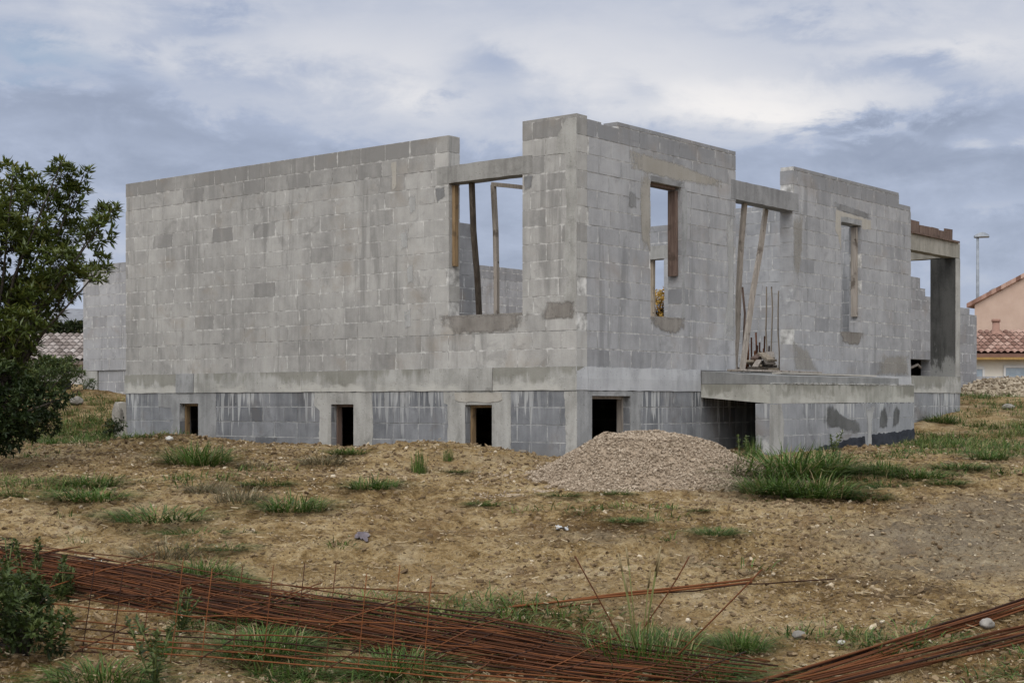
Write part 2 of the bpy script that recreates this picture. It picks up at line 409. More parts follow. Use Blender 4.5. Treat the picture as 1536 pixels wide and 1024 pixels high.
# --- upper storey, window facade (faces -Y)
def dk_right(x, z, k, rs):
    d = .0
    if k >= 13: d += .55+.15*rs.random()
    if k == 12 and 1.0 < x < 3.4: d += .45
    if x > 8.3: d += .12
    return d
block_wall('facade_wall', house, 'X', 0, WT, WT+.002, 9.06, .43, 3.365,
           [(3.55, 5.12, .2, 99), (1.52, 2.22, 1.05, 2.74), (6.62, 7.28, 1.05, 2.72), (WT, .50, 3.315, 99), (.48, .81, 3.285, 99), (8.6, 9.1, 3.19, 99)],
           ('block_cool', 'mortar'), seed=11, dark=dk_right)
# --- walls seen through the openings
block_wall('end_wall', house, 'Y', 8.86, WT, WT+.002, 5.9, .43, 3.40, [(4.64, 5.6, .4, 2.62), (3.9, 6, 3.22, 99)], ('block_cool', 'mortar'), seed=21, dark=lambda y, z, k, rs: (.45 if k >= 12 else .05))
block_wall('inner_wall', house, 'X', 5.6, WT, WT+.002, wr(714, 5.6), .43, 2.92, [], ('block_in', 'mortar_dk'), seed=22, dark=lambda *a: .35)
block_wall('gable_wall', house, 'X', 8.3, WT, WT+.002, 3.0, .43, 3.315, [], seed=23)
# --- slab and its visible edge
mb = MB(); mb.box((WT, WT, .16), (9.0, 8.4, .425)); mb.box((9.0, .2, .16), (11.0, 2.5, .425)); mb.build('floor_slab', M['lintel'], house)
def edge_band(name, axis, plane, a, b, z0, z1, mat, seed, proud=.016, depth=.2):
    rs = random.Random(seed); mb = MB(); n = max(2, int((b-a)/.07))
    us = np.linspace(a, b, n+1); v = []; f = []
    ph = rs.uniform(0, 9)
    for u in us:
        d = proud + .004*mn.noise(Vector((u*3, ph, 0)))
        zt = z1 + .008*mn.noise(Vector((u*5, ph, 2))); zb = z0 + .007*mn.noise(Vector((u*6, ph, 4)))
        for dd, zz in ((-depth, zb), (d, zb), (d+.002, (zb+zt)/2), (d-.004, zt), (-depth, zt)):
            v.append((plane-dd, u, zz) if axis == 'Y' else (u, plane-dd, zz))
    for i in range(n):
        for k in range(5):
            q = (i*5+k, i*5+(k+1) % 5, (i+1)*5+(k+1) % 5, (i+1)*5+k)
            f.append(q if axis == 'X' else q[::-1])
    f.append((0, 4, 3, 2, 1) if axis == 'X' else (0, 1, 2, 3, 4)); f.append(tuple(n*5+k for k in ((0, 1, 2, 3, 4) if axis == 'X' else (4, 3, 2, 1, 0))))
    mb.add(v, f); return mb.build(name, M[mat], house)
for i, (a, b, m) in enumerate(((-.012, 1.25, 'band'), (1.254, 1.755, 'patch'), (1.76, 4.6, 'band'), (4.606, 6.88, 'band'), (6.886, 7.28, 'patch_grey'), (7.286, 8.512, 'band'))):
    edge_band('slab_edge', 'Y', 0, a, b, .155, .43, m, i, .016+.008*(m != 'band'))
edge_band('slab_edge', 'X', 0, .2, 2.655, .155, .43, 'band_cool', 30)
edge_band('slab_edge', 'X', 0, -.0155, .197, .157, .429, 'band_cool', 34, .015, -.002)
edge_band('slab_edge', 'X', 0, 6.93, 9.06, .155, .43, 'band_cool', 31)
edge_band('slab_edge', 'X', 0, 9.066, 11.06, .18, .455, 'band', 32)
# --- basement walls
ZB = .155-7*CO
B1, B2, B3, B4 = (6.79, 7.21, -2, .0), (3.63, 4.05, -2, -.01), (1.27, 1.70, -2, -.015), (.29, 1.08, -2, .09)
dkb = lambda y, z, k, rs: (.22 if k == 6 else (.05 if k == 5 else -.12)) + rs.uniform(-.1, .15)
block_wall('basement_wall', house, 'Y', 0, WT, 0, 8.5, ZB, .150, [B1, B2, B3], ('block_dark', 'mortar_dk'), seed=41, dark=dkb)
block_wall('basement_wall', house, 'X', 0, WT, WT+.002, 9.06, ZB, .150, [B4], ('block_dark', 'mortar_dk'), seed=42, dark=dkb)
block_wall('basement_wall', house, 'X', 0, WT, 9.062, 11.06, ZB, .178, [], ('block_dark', 'mortar_dk'), seed=43, dark=lambda *a: -.25)
block_wall('basement_wall', house, 'Y', 8.86, WT, WT+.002, 8.5, ZB, .150, [], ('block_dark', 'mortar_dk'), seed=44)
block_wall('basement_wall', house, 'X', 8.3, WT, WT+.002, 8.86, ZB, .150, [], ('block_dark', 'mortar_dk'), seed=45)
block_wall('basement_wall', house, 'Y', 10.86, WT, WT+.002, 2.5, ZB, .150, [], ('block_dark', 'mortar_dk'), seed=46)
block_wall('cellar_wall', house, 'Y', 5.2, WT, WT+.002, 8.3, ZB, .150, [], ('block_dark', 'mortar_dk'), seed=47)
# cement surrounds of the cellar openings
patch('cement_surround', house, 'Y', 0, [(7.72, .148), (6.42, .148), (6.38, -.2), (6.45, -.9), (6.79, -.9), (6.79, 0), (7.21, 0), (7.21, -.9), (7.62, -.9), (7.36, -.27), (7.42, -.06), (7.70, -.05)], .006, 'patch_grey', seed=1, straight=(4, 5, 6))
patch('cement_surround', house, 'Y', 0, [(4.36, .148), (3.30, .148), (3.27, -.3), (3.32, -.9), (3.63, -.9), (3.63, -.01), (4.05, -.01), (4.05, -.9), (4.30, -.9), (4.27, -.1), (4.38, -.02)], .006, 'patch', seed=2, straight=(4, 5, 6))
patch('cement_surround', house, 'Y', 0, [(2.06, .148), (.98, .148), (.97, -.3), (.99, -.9), (1.27, -.9), (1.27, -.015), (1.70, -.015), (1.70, -.9), (1.97, -.9), (1.99, -.02), (2.05, 0)], .006, 'patch', seed=3, straight=(4, 5, 6))
patch('cement_lintel', house, 'Y', 0, [(1.88, .135), (1.12, .13), (1.1, .04), (1.2, .015), (1.72, .02), (1.86, .04)], .013, 'patch_warm', seed=31)
patch('cement_surround', house, 'Y', 0, [(.18, .148), (-.006, .148), (-.006, -1.2), (.2, -1.2), (.15, -.4)], .006, 'patch', seed=4, straight=(1,))
patch('cement_surround', house, 'X', 0, [(0, .148), (1.34, .148), (1.30, -.1), (1.31, -1.2), (1.08, -1.2), (1.08, .09), (.29, .09), (.29, -1.2), (0, -1.2)], .006, 'patch_grey', seed=5, straight=(4, 5, 6, 8))
# timber frames left in the cellar openings
def cellar_frame(axis, a, b, zt, depth, mat, post='far'):
    mb = MB(); w = .035
    def bx(u0, u1, z0, z1, d0=0, d1=.07):
        if axis == 'Y': mb.box((depth+d0, u0, z0), (depth+d1, u1, z1), jit=.003)
        else: mb.box((u0, depth+d0, z0), (u1, depth+d1, z1), jit=.003)
    bx(a+.002, a+w, -1.0, zt-.002); bx(b-w, b-.002, -1.0, zt-.002); bx(a+w+.002, b-w-.002, zt-.035, zt-.002)
    return mb.build('timber_frame', M[mat], house)
tag(cellar_frame('Y', B1[0], B1[1], B1[3], .09, 'wood_orange'), 'orange timber frame')
tag(cellar_frame('Y', B2[0], B2[1], B2[3], .09, 'wood_red'), 'red brown timber frame')
tag(cellar_frame('Y', B3[0], B3[1], B3[3], .09, 'wood_orange'), 'orange timber frame')
tag(cellar_frame('X', B4[0], B4[1], B4[3], .10, 'wood_grey'), 'grey timber frame')
# --- lintels and sills
def cbox(name, a, b, mat, jit=.003, parent=None):
    (x0, y0, z0), (x1, y1, z1) = a, b; mb = MB()
    ax = 0 if (x1-x0) > (y1-y0) else 1
    n = max(2, int((b[ax]-a[ax])/.1)); v, f = [], []
    rs = random.Random(str(a))
    for i in range(n+1):
        t = a[ax]+(b[ax]-a[ax])*i/n
        for p, q in (((y0, x0)[ax], z0), ((y1, x1)[ax], z0), ((y1, x1)[ax], z1), ((y0, x0)[ax], z1)):
            p += rs.uniform(-jit, jit); q += rs.uniform(-jit, jit)
            v.append((t, p, q) if ax == 0 else (p, t, q))
    for i in range(n):
        for k in range(4):
            q = (i*4+k, i*4+(k+1) % 4, (i+1)*4+(k+1) % 4, (i+1)*4+k); f.append(q if ax == 1 else q[::-1])
    f += [(0, 3, 2, 1), tuple(n*4+k for k in range(4))] if ax == 1 else [(0, 1, 2, 3), tuple(n*4+k for k in (3, 2, 1, 0))]
    mb.add(v, f); return mb.build(name, M[mat], parent or house)
cbox('lintel', (-.007, .65, 2.72), (WT+.004, 2.17, 2.935), 'lintel')
cbox('lintel', (3.43, -.007, 2.73), (5.28, WT+.004, 2.985), 'lintel_cool')
cbox('lintel', (1.52, -.005, 2.742), (2.29, WT-.02, 2.81), 'lintel_cool')
cbox('lintel', (6.62, -.004, 2.722), (7.28, WT-.02, 2.80), 'patch_grey')
cbox('lintel', (8.85, 4.4, 2.62), (9.07, 5.8, 2.86), 'lintel')
patch('cement_patch', house, 'X', 0, [(6.43, 2.99), (7.58, 2.93), (7.62, 2.84), (6.42, 2.885)], .004, 'grey_soft', seed=8, amp=.014, soft=True)
patch('cement_patch', house, 'X', 0, [(6.44, 2.88), (7.60, 2.83), (7.62, 2.69), (7.30, 2.67), (7.3, 2.80), (6.60, 2.80), (6.60, 2.3), (6.5, 2.5), (6.42, 2.6)], .004, 'patch_warm', seed=9)
patch('cement_patch', house, 'X', 0, [(1.0, 3.07), (2.0, 3.04), (3.25, 2.93), (3.2, 2.84), (2.1, 2.80), (1.05, 2.84)], .004, 'warm_soft', seed=10, amp=.02, soft=True)
patch('cement_patch', house, 'X', 0, [(1.30, 2.80), (1.51, 2.81), (1.51, 1.85), (1.32, 1.92), (1.28, 2.4)], .005, 'warm_soft', seed=11, soft=True)
patch('cement_patch', house, 'X', 0, [(2.225, 2.74), (2.34, 2.73), (2.36, 2.2), (2.29, 1.7), (2.30, 1.1), (2.225, 1.08)], .004, 'patch_grey', seed=12, straight=(5,))
patch('cement_patch', house, 'Y', 0, [(.30, 2.90), (.17, 2.9), (.14, 2.3), (.19, 1.6), (.10, 1.5), (.20, 1.2), (.0, 1.1), (.0, 3.3), (.14, 3.31), (.28, 3.1)], .003, 'patch', seed=13, straight=(6,))
patch('cement_patch', house, 'Y', 0, [(2.95, 3.07), (2.86, 3.07), (2.87, 2.75), (2.93, 2.72)], .004, 'patch_warm', seed=14)
patch('cement_patch', house, 'Y', 0, [(.50, .98), (.02, .98), (.02, 1.18), (.45, 1.19)], .002, 'sill_soft', seed=15, amp=.015, soft=True)
patch('cement_patch', house, 'X', 0, [(1.20, 2.55), (1.05, 2.57), (1.04, 2.37), (1.22, 2.36)], .003, 'grey_soft', seed=16, soft=True)
patch('window_sill', house, 'Y', 0, [(2.06, 1.085), (.76, 1.075), (.77, .98), (.90, .87), (1.20, .85), (1.86, .855), (2.02, .96)], .006, 'sill_soft', amp=.018, seed=20, soft=True,
      extra=lambda mb: mb.box((-.0, .802, 1.046), (WT, 1.968, 1.082), l=[(1, 0, 0)]*8, jit=.003))
patch('window_sill', house, 'X', 0, [(1.49, 1.075), (2.30, 1.085), (2.31, 1.0), (2.22, .91), (2.0, .87), (1.75, .90), (1.55, .98)], .005, 'sill_soft', amp=.02, seed=21, soft=True,
      extra=lambda mb: mb.box((1.524, 0, 1.046), (2.216, WT, 1.08), l=[(1, 0, 0)]*8, jit=.003))
patch('window_sill', house, 'X', 0, [(6.55, 1.08), (7.36, 1.085), (7.33, .95), (7.2, .89), (6.9, .88), (6.6, .92)], .005, 'sill_soft', amp=.02, seed=22, soft=True,
      extra=lambda mb: mb.box((6.624, 0, 1.046), (7.276, WT, 1.08), l=[(1, 0, 0)]*8, jit=.003))
patch('cement_smear', house, 'X', 0, [(5.13, 2.72), (5.42, 2.70), (5.40, 2.2), (5.28, 1.7), (5.13, 1.9)], .003, 'stain_soft', amp=.02, seed=62, soft=True)
patch('cement_smear', house, 'X', 0, [(5.13, .9), (5.6, .75), (5.9, .46), (5.13, .46)], .003, 'stain_soft', amp=.02, seed=63, soft=True)
patch('cement_smear', house, 'X', 0, [(8.0, .75), (9.0, .78), (9.0, .45), (7.8, .45)], .003, 'stain_soft', amp=.02, seed=64, soft=True)
patch('cement_smear', house, 'X', 0, [(3.2, .80), (3.5, .80), (3.5, 2.6), (3.32, 2.5), (3.36, 1.5)], .003, 'pale_soft', amp=.02, seed=65, soft=True)
patch('cement_smear', house, 'Y', 0, [(2.02, 2.70), (2.2, 2.68), (2.16, 2.5), (2.02, 2.55)], .003, 'grey_soft', amp=.02, seed=66, soft=True)
patch('cement_smear', house, 'Y', 0, [(.78, 2.70), (.62, 2.70), (.66, 2.55), (.78, 2.5)], .003, 'grey_soft', amp=.02, seed=67, soft=True)
for sd, y, z in ((70, 2.62, 1.62), (71, 2.72, 2.05), (72, 2.66, 1.05), (73, 2.58, 2.5)): patch('cement_smear', house, 'Y', 0, [(y+.07, z+.12), (y-.05, z+.14), (y-.06, z-.10), (y+.05, z-.12)], .003, 'pale_soft', amp=.01, seed=sd, soft=True)
# timber boards left on the jambs
def jamb(a, b, mat, label): mb = MB(); mb.box(a, b, jit=.004); tag(mb.build('jamb_board', M[mat], house), label)
jamb((.06, 1.93, 1.70), (.13, 1.968, 2.70), 'wood_orange', 'orange board on the jamb')
jamb((2.165, .05, 1.62), (2.217, .17, 2.70), 'wood_red', 'red brown board on the jamb')
mb = MB(); mb.box((1.53, .05, 2.705), (2.16, .16, 2.738), jit=.003); mb.build('lintel_board', M['wood_red'], house)
jamb((7.225, .06, 1.33), (7.277, .15, 2.70), 'wood_grey', 'grey board on the jamb')
# --- terrace slab over its open crawl space
mb = MB(); x0, x1, yo = 2.66, 6.91, -1.02
mb.add([(x0, -.018, .08), (x0, yo, .0), (x1, yo, .02), (x1, -.018, .08), (x0, -.018, .25), (x0, yo, .24), (x1, yo, .26), (x1, -.018, .27)], [(0, 3, 2, 1), (4, 5, 6, 7), (0, 4, 7, 3)[::-1], (0, 1, 5, 4)[::-1], (1, 2, 6, 5), (2, 3, 7, 6)])
ter = mb.build('terrace_slab', M['terr'], house)
mb = MB()
mb.add([(x0+.006, -.018, .254), (x0+.006, yo+.03, .244), (6.5, yo+.05, .262), (6.9, -.018, .274), (x0+.006, -.018, .42), (x0+.006, yo+.03, .35), (6.5, yo+.05, .365), (6.9, -.018, .43)], [(0, 3, 2, 1), (4, 5, 6, 7), (0, 4, 7, 3)[::-1], (0, 1, 5, 4)[::-1], (1, 2, 6, 5), (2, 3, 7, 6)])
mb.build('topping', M['terr_top'], ter)
mb = MB()     # squeezed-out mortar along the joint
for i in range(70):
    x = x0+.05+i*.0605; w = random.uniform(.03, .06); h = random.uniform(.006, .022)
    mb.box((x, yo-.012*random.random(), .246+.0045*(x-x0)), (x+w, yo+.06, .246+.0045*(x-x0)+h), jit=.004)
mb.build('mortar_lip', M['patch'], ter)
block_wall('terrace_wall', house, 'X', yo, WT, x0, x1, .0-5*CO, .0, [], ('block_dark', 'mortar_dk'), seed=51, dark=lambda *a: -.5)
block_wall('terrace_wall', house, 'Y', x1-WT-.002, WT, yo+WT+.002, -.02, .0-5*CO, .0, [], ('block_dark', 'mortar_dk'), seed=52)
patch('tar_coating', house, 'X', yo, [(3.6, -.66), (4.0, -.56), (4.4, -.53), (4.9, -.47), (5.3, -.45), (5.33, -.6), (5.5, -.6), (5.52, -.43), (6.2, -.41), (6.91, -.37), (6.91, -.9), (3.0, -.9)], .004, 'tar', seed=53, amp=.015)
patch('cement_patch', house, 'X', yo, [(2.66, -.01), (2.95, -.01), (3.02, -.25), (2.98, -.9), (2.66, -.9)], .004, 'patch', seed=54, straight=(4,))
patch('lime_streak', house, 'X', yo, [(5.30, 0), (5.62, 0), (5.53, -.2), (5.50, -.45), (5.56, -.7), (5.34, -.7), (5.38, -.3)], .0065, 'pale_soft', seed=55, soft=True)
for sd, poly in ((56, [(4.1, -.24), (4.14, -.08), (4.25, -.02), (4.4, -.03), (4.52, -.12), (4.78, -.2), (5.0, -.22), (5.15, -.3), (5.18, -.40), (4.8, -.39), (4.45, -.32), (4.2, -.33)]), (57, [(5.72, -.36), (5.78, -.12), (5.9, -.04), (6.0, -.14), (6.02, -.34)]), (58, [(6.16, -.36), (6.2, -.1), (6.33, -.02), (6.44, -.08), (6.38, -.3)])):
    patch('damp_stain', house, 'X', yo, poly, .0035, 'damp', seed=sd, amp=.02, soft=True)
# --- porch frame at the right end
cbox('porch_beam', (9.065, -.0, 2.50), (11.06, .2, 2.76), 'beamc')
cbox('porch_beam', (9.065, 2.2, 2.50), (11.06, 2.4, 2.74), 'beamc')
cbox('porch_beam', (10.86, .204, 2.51), (11.06, 2.196, 2.74), 'beamc')
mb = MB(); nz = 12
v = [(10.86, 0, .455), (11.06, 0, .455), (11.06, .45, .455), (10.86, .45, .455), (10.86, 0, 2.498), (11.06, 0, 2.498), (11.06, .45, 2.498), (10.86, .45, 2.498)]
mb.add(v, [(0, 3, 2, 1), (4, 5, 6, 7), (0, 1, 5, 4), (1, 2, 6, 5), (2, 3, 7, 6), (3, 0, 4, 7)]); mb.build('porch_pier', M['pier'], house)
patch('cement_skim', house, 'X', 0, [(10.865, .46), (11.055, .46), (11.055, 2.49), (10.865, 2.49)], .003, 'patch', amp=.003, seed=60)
mb = MB()
x = 9.07
while x < 10.8:
    w = random.uniform(.25, .5); x2 = min(x+w, 10.84); h = random.uniform(.15, .19) + (.04 if x < 9.4 or x > 10.4 else 0)
    mb.box((x, .03, 2.765), (x2-.006, .06, 2.765+h), jit=.006, c=(random.random(), 0, 0)); x = x2
mb.build('formwork_board', M['wood_red'], house)
mb = MB(); mb.box((9.07, -.04, 2.762), (10.98, .028, 2.79), jit=.008); mb.build('formwork_board', M['wood_red'], house)

# ------------------------------------------------------------------ other walls of the site
wing = thing('block_outbuilding', (3, 11, .1), 'paler unfinished block wing with white joints behind the left end of the house', 'outbuilding')
block_wall('block_wall', wing, 'Y', 3.0, WT, 8.7, 13.9, .62, 2.60, [], ('block_far', 'mortar'), seed=71, co=.2, dark=lambda y, z, k, rs: (.3 if k >= 9 else -.15))
block_wall('block_wall', wing, 'Y', 3.03, WT-.03, 8.7, 13.45, .0, .612, [], ('block_far', 'mortar'), seed=72, co=.2)
block_wall('block_wall', wing, 'Y', 3.0, WT, 13.46, 13.9, .0, .612, [], ('patch', 'mortar'), seed=73, co=.2)
block_wall('block_wall', wing, 'X', 13.7, WT, 3.21, 12.85, .0, 3.22, [(3.2, 8.0, 2.6, 99)], ('block_far', 'mortar'), seed=74, dark=lambda *a: .15)
block_wall('block_wall', wing, 'X', 13.66, WT, 12.9, 17.0, .0, 3.42, [], ('block_far', 'mortar'), seed=75, dark=lambda x, z, k, rs: .6 if k > 14 else -.05)
rear = thing('block_wall', (15, 2.5, .2), 'stepped grey block wall seen behind the porch pier, ending beside the pink tiled roof', 'wall')
block_wall('wall_face', rear, 'X', 2.5, WT, 12.5, 18.0, .25, 2.56, [(15.05, 15.35, 2.35, 99), (15.3, 20, 2.2, 99), (16.3, 20, 2.06, 99), (17.6, 18.1, 1.93, 99), (14.2, 15.55, .54, .90)], ('block_far', 'mortar_dk'), seed=81, dark=lambda x, z, k, rs: .35*rs.random()+.12)
mb = MB(); mb.box((13.9, 2.705, .2), (16.2, 4.6, .3)); mb.box((13.9, 2.705, .95), (16.2, 4.6, 1.05)); mb.box((13.9, 4.5, .3), (16.2, 4.6, .95)); mb.box((13.9, 2.705, .3), (14.0, 4.5, .95)); mb.box((16.1, 2.705, .3), (16.2, 4.5, .95)); mb.build('blackout_box', M['wood_dark'], rear)  # closed box added behind the low opening to keep daylight out of it
mb = MB(); mb.tube([(14.5, 2.62, .6), (14.9, 2.66, .72), (15.2, 2.62, .80), (15.4, 2.64, .74)], .03, 5, (.6, 0, 0)); mb.build('broken_branch', M['wood_grey'], rear)
gw = thing('garden_wall', (*xy(14, 35.5), .3), 'low grey block boundary wall running behind the rubble heap', 'wall')
mb = MB()
for i in range(60):
    for k in range(3):
        a = xy(9.0+i*.5+(.25 if k % 2 else 0), 35.5); b = xy(9.0+i*.5+.49+(.25 if k % 2 else 0), 35.5); p, q = Vector((*a, 0)), Vector((*b, 0)); nrm = Vector((S1, C1, 0))
        z0 = .05+k*.2; c = (random.random(), .1*random.random(), 0)
        vs = [p, q, q+nrm*.2, p+nrm*.2]; loc = [(0, 0, 0), (1, 0, 0), (1, 0, 0), (0, 0, 0), (0, 1, 0), (1, 1, 0), (1, 1, 0), (0, 1, 0)]
        mb.add([(w.x, w.y, z0) for w in vs]+[(w.x, w.y, z0+.195) for w in vs], [(0, 3, 2, 1), (4, 5, 6, 7), (0, 1, 5, 4), (1, 2, 6, 5), (2, 3, 7, 6), (3, 0, 4, 7)], c, loc)
mb.build('wall_face', M['block_far'], gw)

# ------------------------------------------------------------------ props and timber in the shell
SLAB = .43
def pole(name, p, q, w, h, mat, label, cat, group=None, side=None, bend=.01, parent=None):
    mb = MB(); p, q = Vector(p), Vector(q); n = 4; o = p
    ph = random.uniform(0, 9); pts = [p.lerp(q, i/n)+Vector((bend*math.sin(ph+i*1.3), bend*math.cos(ph+i*1.7), 0))*(0 if i in (0, n) else 1) for i in range(n+1)]
    for a, b in zip(pts[:-1], pts[1:]): mb.beam(a, b, w, h, (random.random(), 0, 0), side=side)
    o = mb.build(name, M[mat], parent, origin=None if parent else tuple(p))
    return o if parent else tag(o, label, cat, group)
x = .5
pole('shoring_prop', (x+.25, wl(722, x+.25), SLAB), (.12, 1.70, 2.715), .055, .055, 'wood_dark', 'dark timber prop under the lintel of the wide window, left of a paler post', 'prop')
pole('shoring_prop', (8.98, wl(982, 8.98), SLAB), (8.96, wl(979, 8.96), 2.61), .07, .07, 'wood', 'pale prop standing in the far opening, glimpsed through the narrow window', 'prop')
post = thing('timber_post', (x, wl(748, x), SLAB), 'pale grey post with a short crossbar on top, inside the wide window', 'post')
pole('upright', (x, wl(748, x), SLAB), (x, wl(740, x), 2.73), .055, .05, 'wood_grey', None, None, parent=post)
pole('crossbar', (x, wl(740, x)+.02, 2.74), (x+.05, .55, 2.55), .045, .05, 'wood_grey', None, None, parent=post)
pole('leaning_plank', (wr(1113, .12), .12, SLAB), (wr(1146, .25), .22, 2.735), .095, .035, 'wood_grey', 'long pale plank leaning across the tall doorway up to its lintel', 'plank', side=(1, 0, 0))
pole('leaning_plank', (wr(1101, .55), .55, SLAB), (wr(1115, .12), .10, 2.735), .09, .04, 'wood_grey', 'grey plank standing upright behind the left jamb of the tall doorway', 'plank', side=(1, 0, 0))
g = 'thin sticks standing in the tall doorway'
for u, v0, y, l in ((1150.5, 430, .9, 'thin stick standing in the doorway, left of two close together'), (1158, 430, .9, 'thin stick standing in the doorway, right of two close together'), (1168.5, 436, .8, 'thin stick standing in the doorway against the right jamb')):
    X = wr(u, y); zt = (HV-v0)/F*rd(X, y)[1]
    pole('standing_stick', (X, y, SLAB), (X+.02, y+.02, zt), .015, .015, 'wood', l, 'stick', g)
mb = MB(); bx, by = wr(1112, .75), .75
pts = [(bx-.13, by, SLAB), (bx-.1, by, 1.2), (bx-.02, by, 1.66), (bx+.03, by, 1.68), (bx+.1, by, 1.3), (bx+.2, by+.1, SLAB)]
mb.tube(pts, .018, 6); tag(mb.build('bent_hoop', M['wood_red'], None, (bx, by, SLAB)), 'bent red brown hoop of bar standing behind the leaning plank', 'hoop')
cg = thing('rebar_cage', (wr(1128, 1.1), 1.1, SLAB), 'rusty cage of upright bars standing on the doorway floor behind the planks', 'rebar cage')
mb = MB(); cx, cy = wr(1128, 1.1), 1.1
for i in range(20):
    a = cx-.42+.042*i+random.uniform(-.02, .02); y = cy+random.choice((-.12, .0, .12)); h = random.uniform(.35, .66)
    mb.tube([(a, y, SLAB), (a+random.uniform(-.04, .04), y, SLAB+h)], .013, 5, (random.random(), 0, 0))
mb.build('upright_bars', M['rust'], cg); mb = MB()
for i in range(1): mb.tube([(cx-.45, cy-.14, SLAB+.1+.15*i), (cx+.42, cy-.14, SLAB+.12+.15*i)], .009, 4, (random.random(), 0, 0)); mb.tube([(cx-.45, cy+.14, SLAB+.1+.15*i), (cx+.42, cy+.14, SLAB+.1+.15*i)], .009, 4, (random.random(), 0, 0))
mb.build('tie_bars', M['rust'], cg)
g = 'broken boards heaped in the tall doorway'
for i in range(24):
    y = random.uniform(.50, 1.0); Lh = random.uniform(.10, .24); a = random.uniform(wr(1122, y)+Lh, wr(1172, y)-Lh*.6); zz = SLAB+.03+.011*i*random.uniform(.4, 1.0); th = random.uniform(-1.3, 1.3)
    mb = MB(); mb.beam((a-Lh*math.cos(th), y-Lh*math.sin(th)*.6, zz), (a+Lh*math.cos(th), y+Lh*math.sin(th)*.6, zz+random.uniform(-.07, .12)), random.uniform(.08, .16), .03)
    tag(mb.build('broken_board', M[random.choice(('wood', 'wood_dark', 'wood_red', 'wood_grey', 'wood_grey'))], None, (a, y, zz)), 'broken board in the heap on the floor of the tall doorway', 'board', g)
mb = MB(); mb.box((3.0, -.42, .418), (5.2, -.2, .446), jit=.004); tag(mb.build('scaffold_board', M['wood_grey'], None, (4, -.3, .418)), 'grey board lying flat on the terrace below the tall doorway', 'board')
mb = MB(); mb.box((3.5, -.72, .39), (6.3, -.58, .41), jit=.004); tag(mb.build('scaffold_board', M['patch_warm'], None, (5, -.65, .39)), 'pale thin board lying along the outer part of the terrace', 'board')

# ------------------------------------------------------------------ terrain: one sheet to the horizon
def axis_lines(lo, hi, step, far_lo, far_hi, gr):
    L = list(np.arange(lo, hi, step)); s = step; a = L[-1]
    while a < far_hi: s *= gr; a += s; L.append(a)
    s = step; a = L[0]
    while a > far_lo: s *= gr; a -= s; L.insert(0, a)
    return np.array(L)
rl = axis_lines(-5.2, 6.4, .042, -1500, 1500, 1.07); dl = axis_lines(7.6, 19.2, .046, -400, 3000, 1.05)
nr, nd = len(rl), len(dl)
V = np.zeros((nd, nr, 3))
for j, d in enumerate(dl):
    for i, r in enumerate(rl):
        x, y = xy(r, d); V[j, i] = (x, y, ground(r, d))
idx = np.arange(nd*nr).reshape(nd, nr)
Q = np.stack([idx[:-1, :-1], idx[:-1, 1:], idx[1:, 1:], idx[1:, :-1]], -1).reshape(-1, 4)
me = bpy.data.meshes.new('ground'); me.from_pydata(V.reshape(-1, 3).tolist(), [], Q.tolist())
me.polygons.foreach_set('use_smooth', [True]*len(Q))
m, T, b = new_mat('dry_clay_soil'); P = geo(T)
n1 = T.noise(P, .55, 5, .62, .4); n2 = T.noise(P, 3.2, 6, .68, .3); n3 = T.noise(P, 22, 5, .72); n4 = T.noise(P, 90, 3, .7)
ns = T.noise(P, 7.5, 5, .7, .7)
f = T.math('ADD', T.math('MULTIPLY', T.math('SUBTRACT', n1, .5), 1.35), T.math('ADD', T.math('MULTIPLY', T.math('SUBTRACT', n2, .5), 1.25), T.math('ADD', T.math('MULTIPLY', T.math('SUBTRACT', n3, .5), .9), T.math('MULTIPLY', T.math('SUBTRACT', ns, .5), 1.3))))
col = T.ramp(T.math('ADD', f, .50), [(.02, (.095, .054, .020)), (.27, (.205, .130, .052)), (.50, (.375, .260, .122)), (.70, (.49, .36, .192)), (.98, (.57, .455, .29))])
och = T.step(T.noise(P, .8, 4, .6, .6), .52, .68)
col = T.mix(T.math('MULTIPLY', och, .5), col, (.26, .165, .068))
pal = T.step(T.noise(P, .7, 5, .66, .8), .55, .66); col = T.mix(T.math('MULTIPLY', pal, .4), col, (.46, .375, .25))
red = T.step(T.noise(P, 1.1, 3, .6, .4, (1, 1.3, 1)), .57, .70)
col = T.mix(T.math('MULTIPLY', red, .35), col, (.13, .065, .035))
dk = T.step(T.noise(P, 7, 5, .7, .8), .57, .68)
col = T.mix(T.math('MULTIPLY', dk, .45), col, (.055, .037, .022))
# bits of straw and chips of stone
vo = T.n('ShaderNodeTexVoronoi', i_Vector=T.n('ShaderNodeMapping', i_Vector=P, i_Scale=(1, 2.2, 1), i_Rotation=(0, 0, .7)).outputs[0], i_Scale=26.0)
sp = T.math('MULTIPLY', T.math('SUBTRACT', 1.0, T.step(vo.outputs[0], .14, .24)), T.step(T.n('ShaderNodeSeparateColor', i_Color=vo.outputs[1]).outputs[0], .62, .70))
col = T.mix(T.math('MULTIPLY', sp, .8), col, (.40, .34, .26))
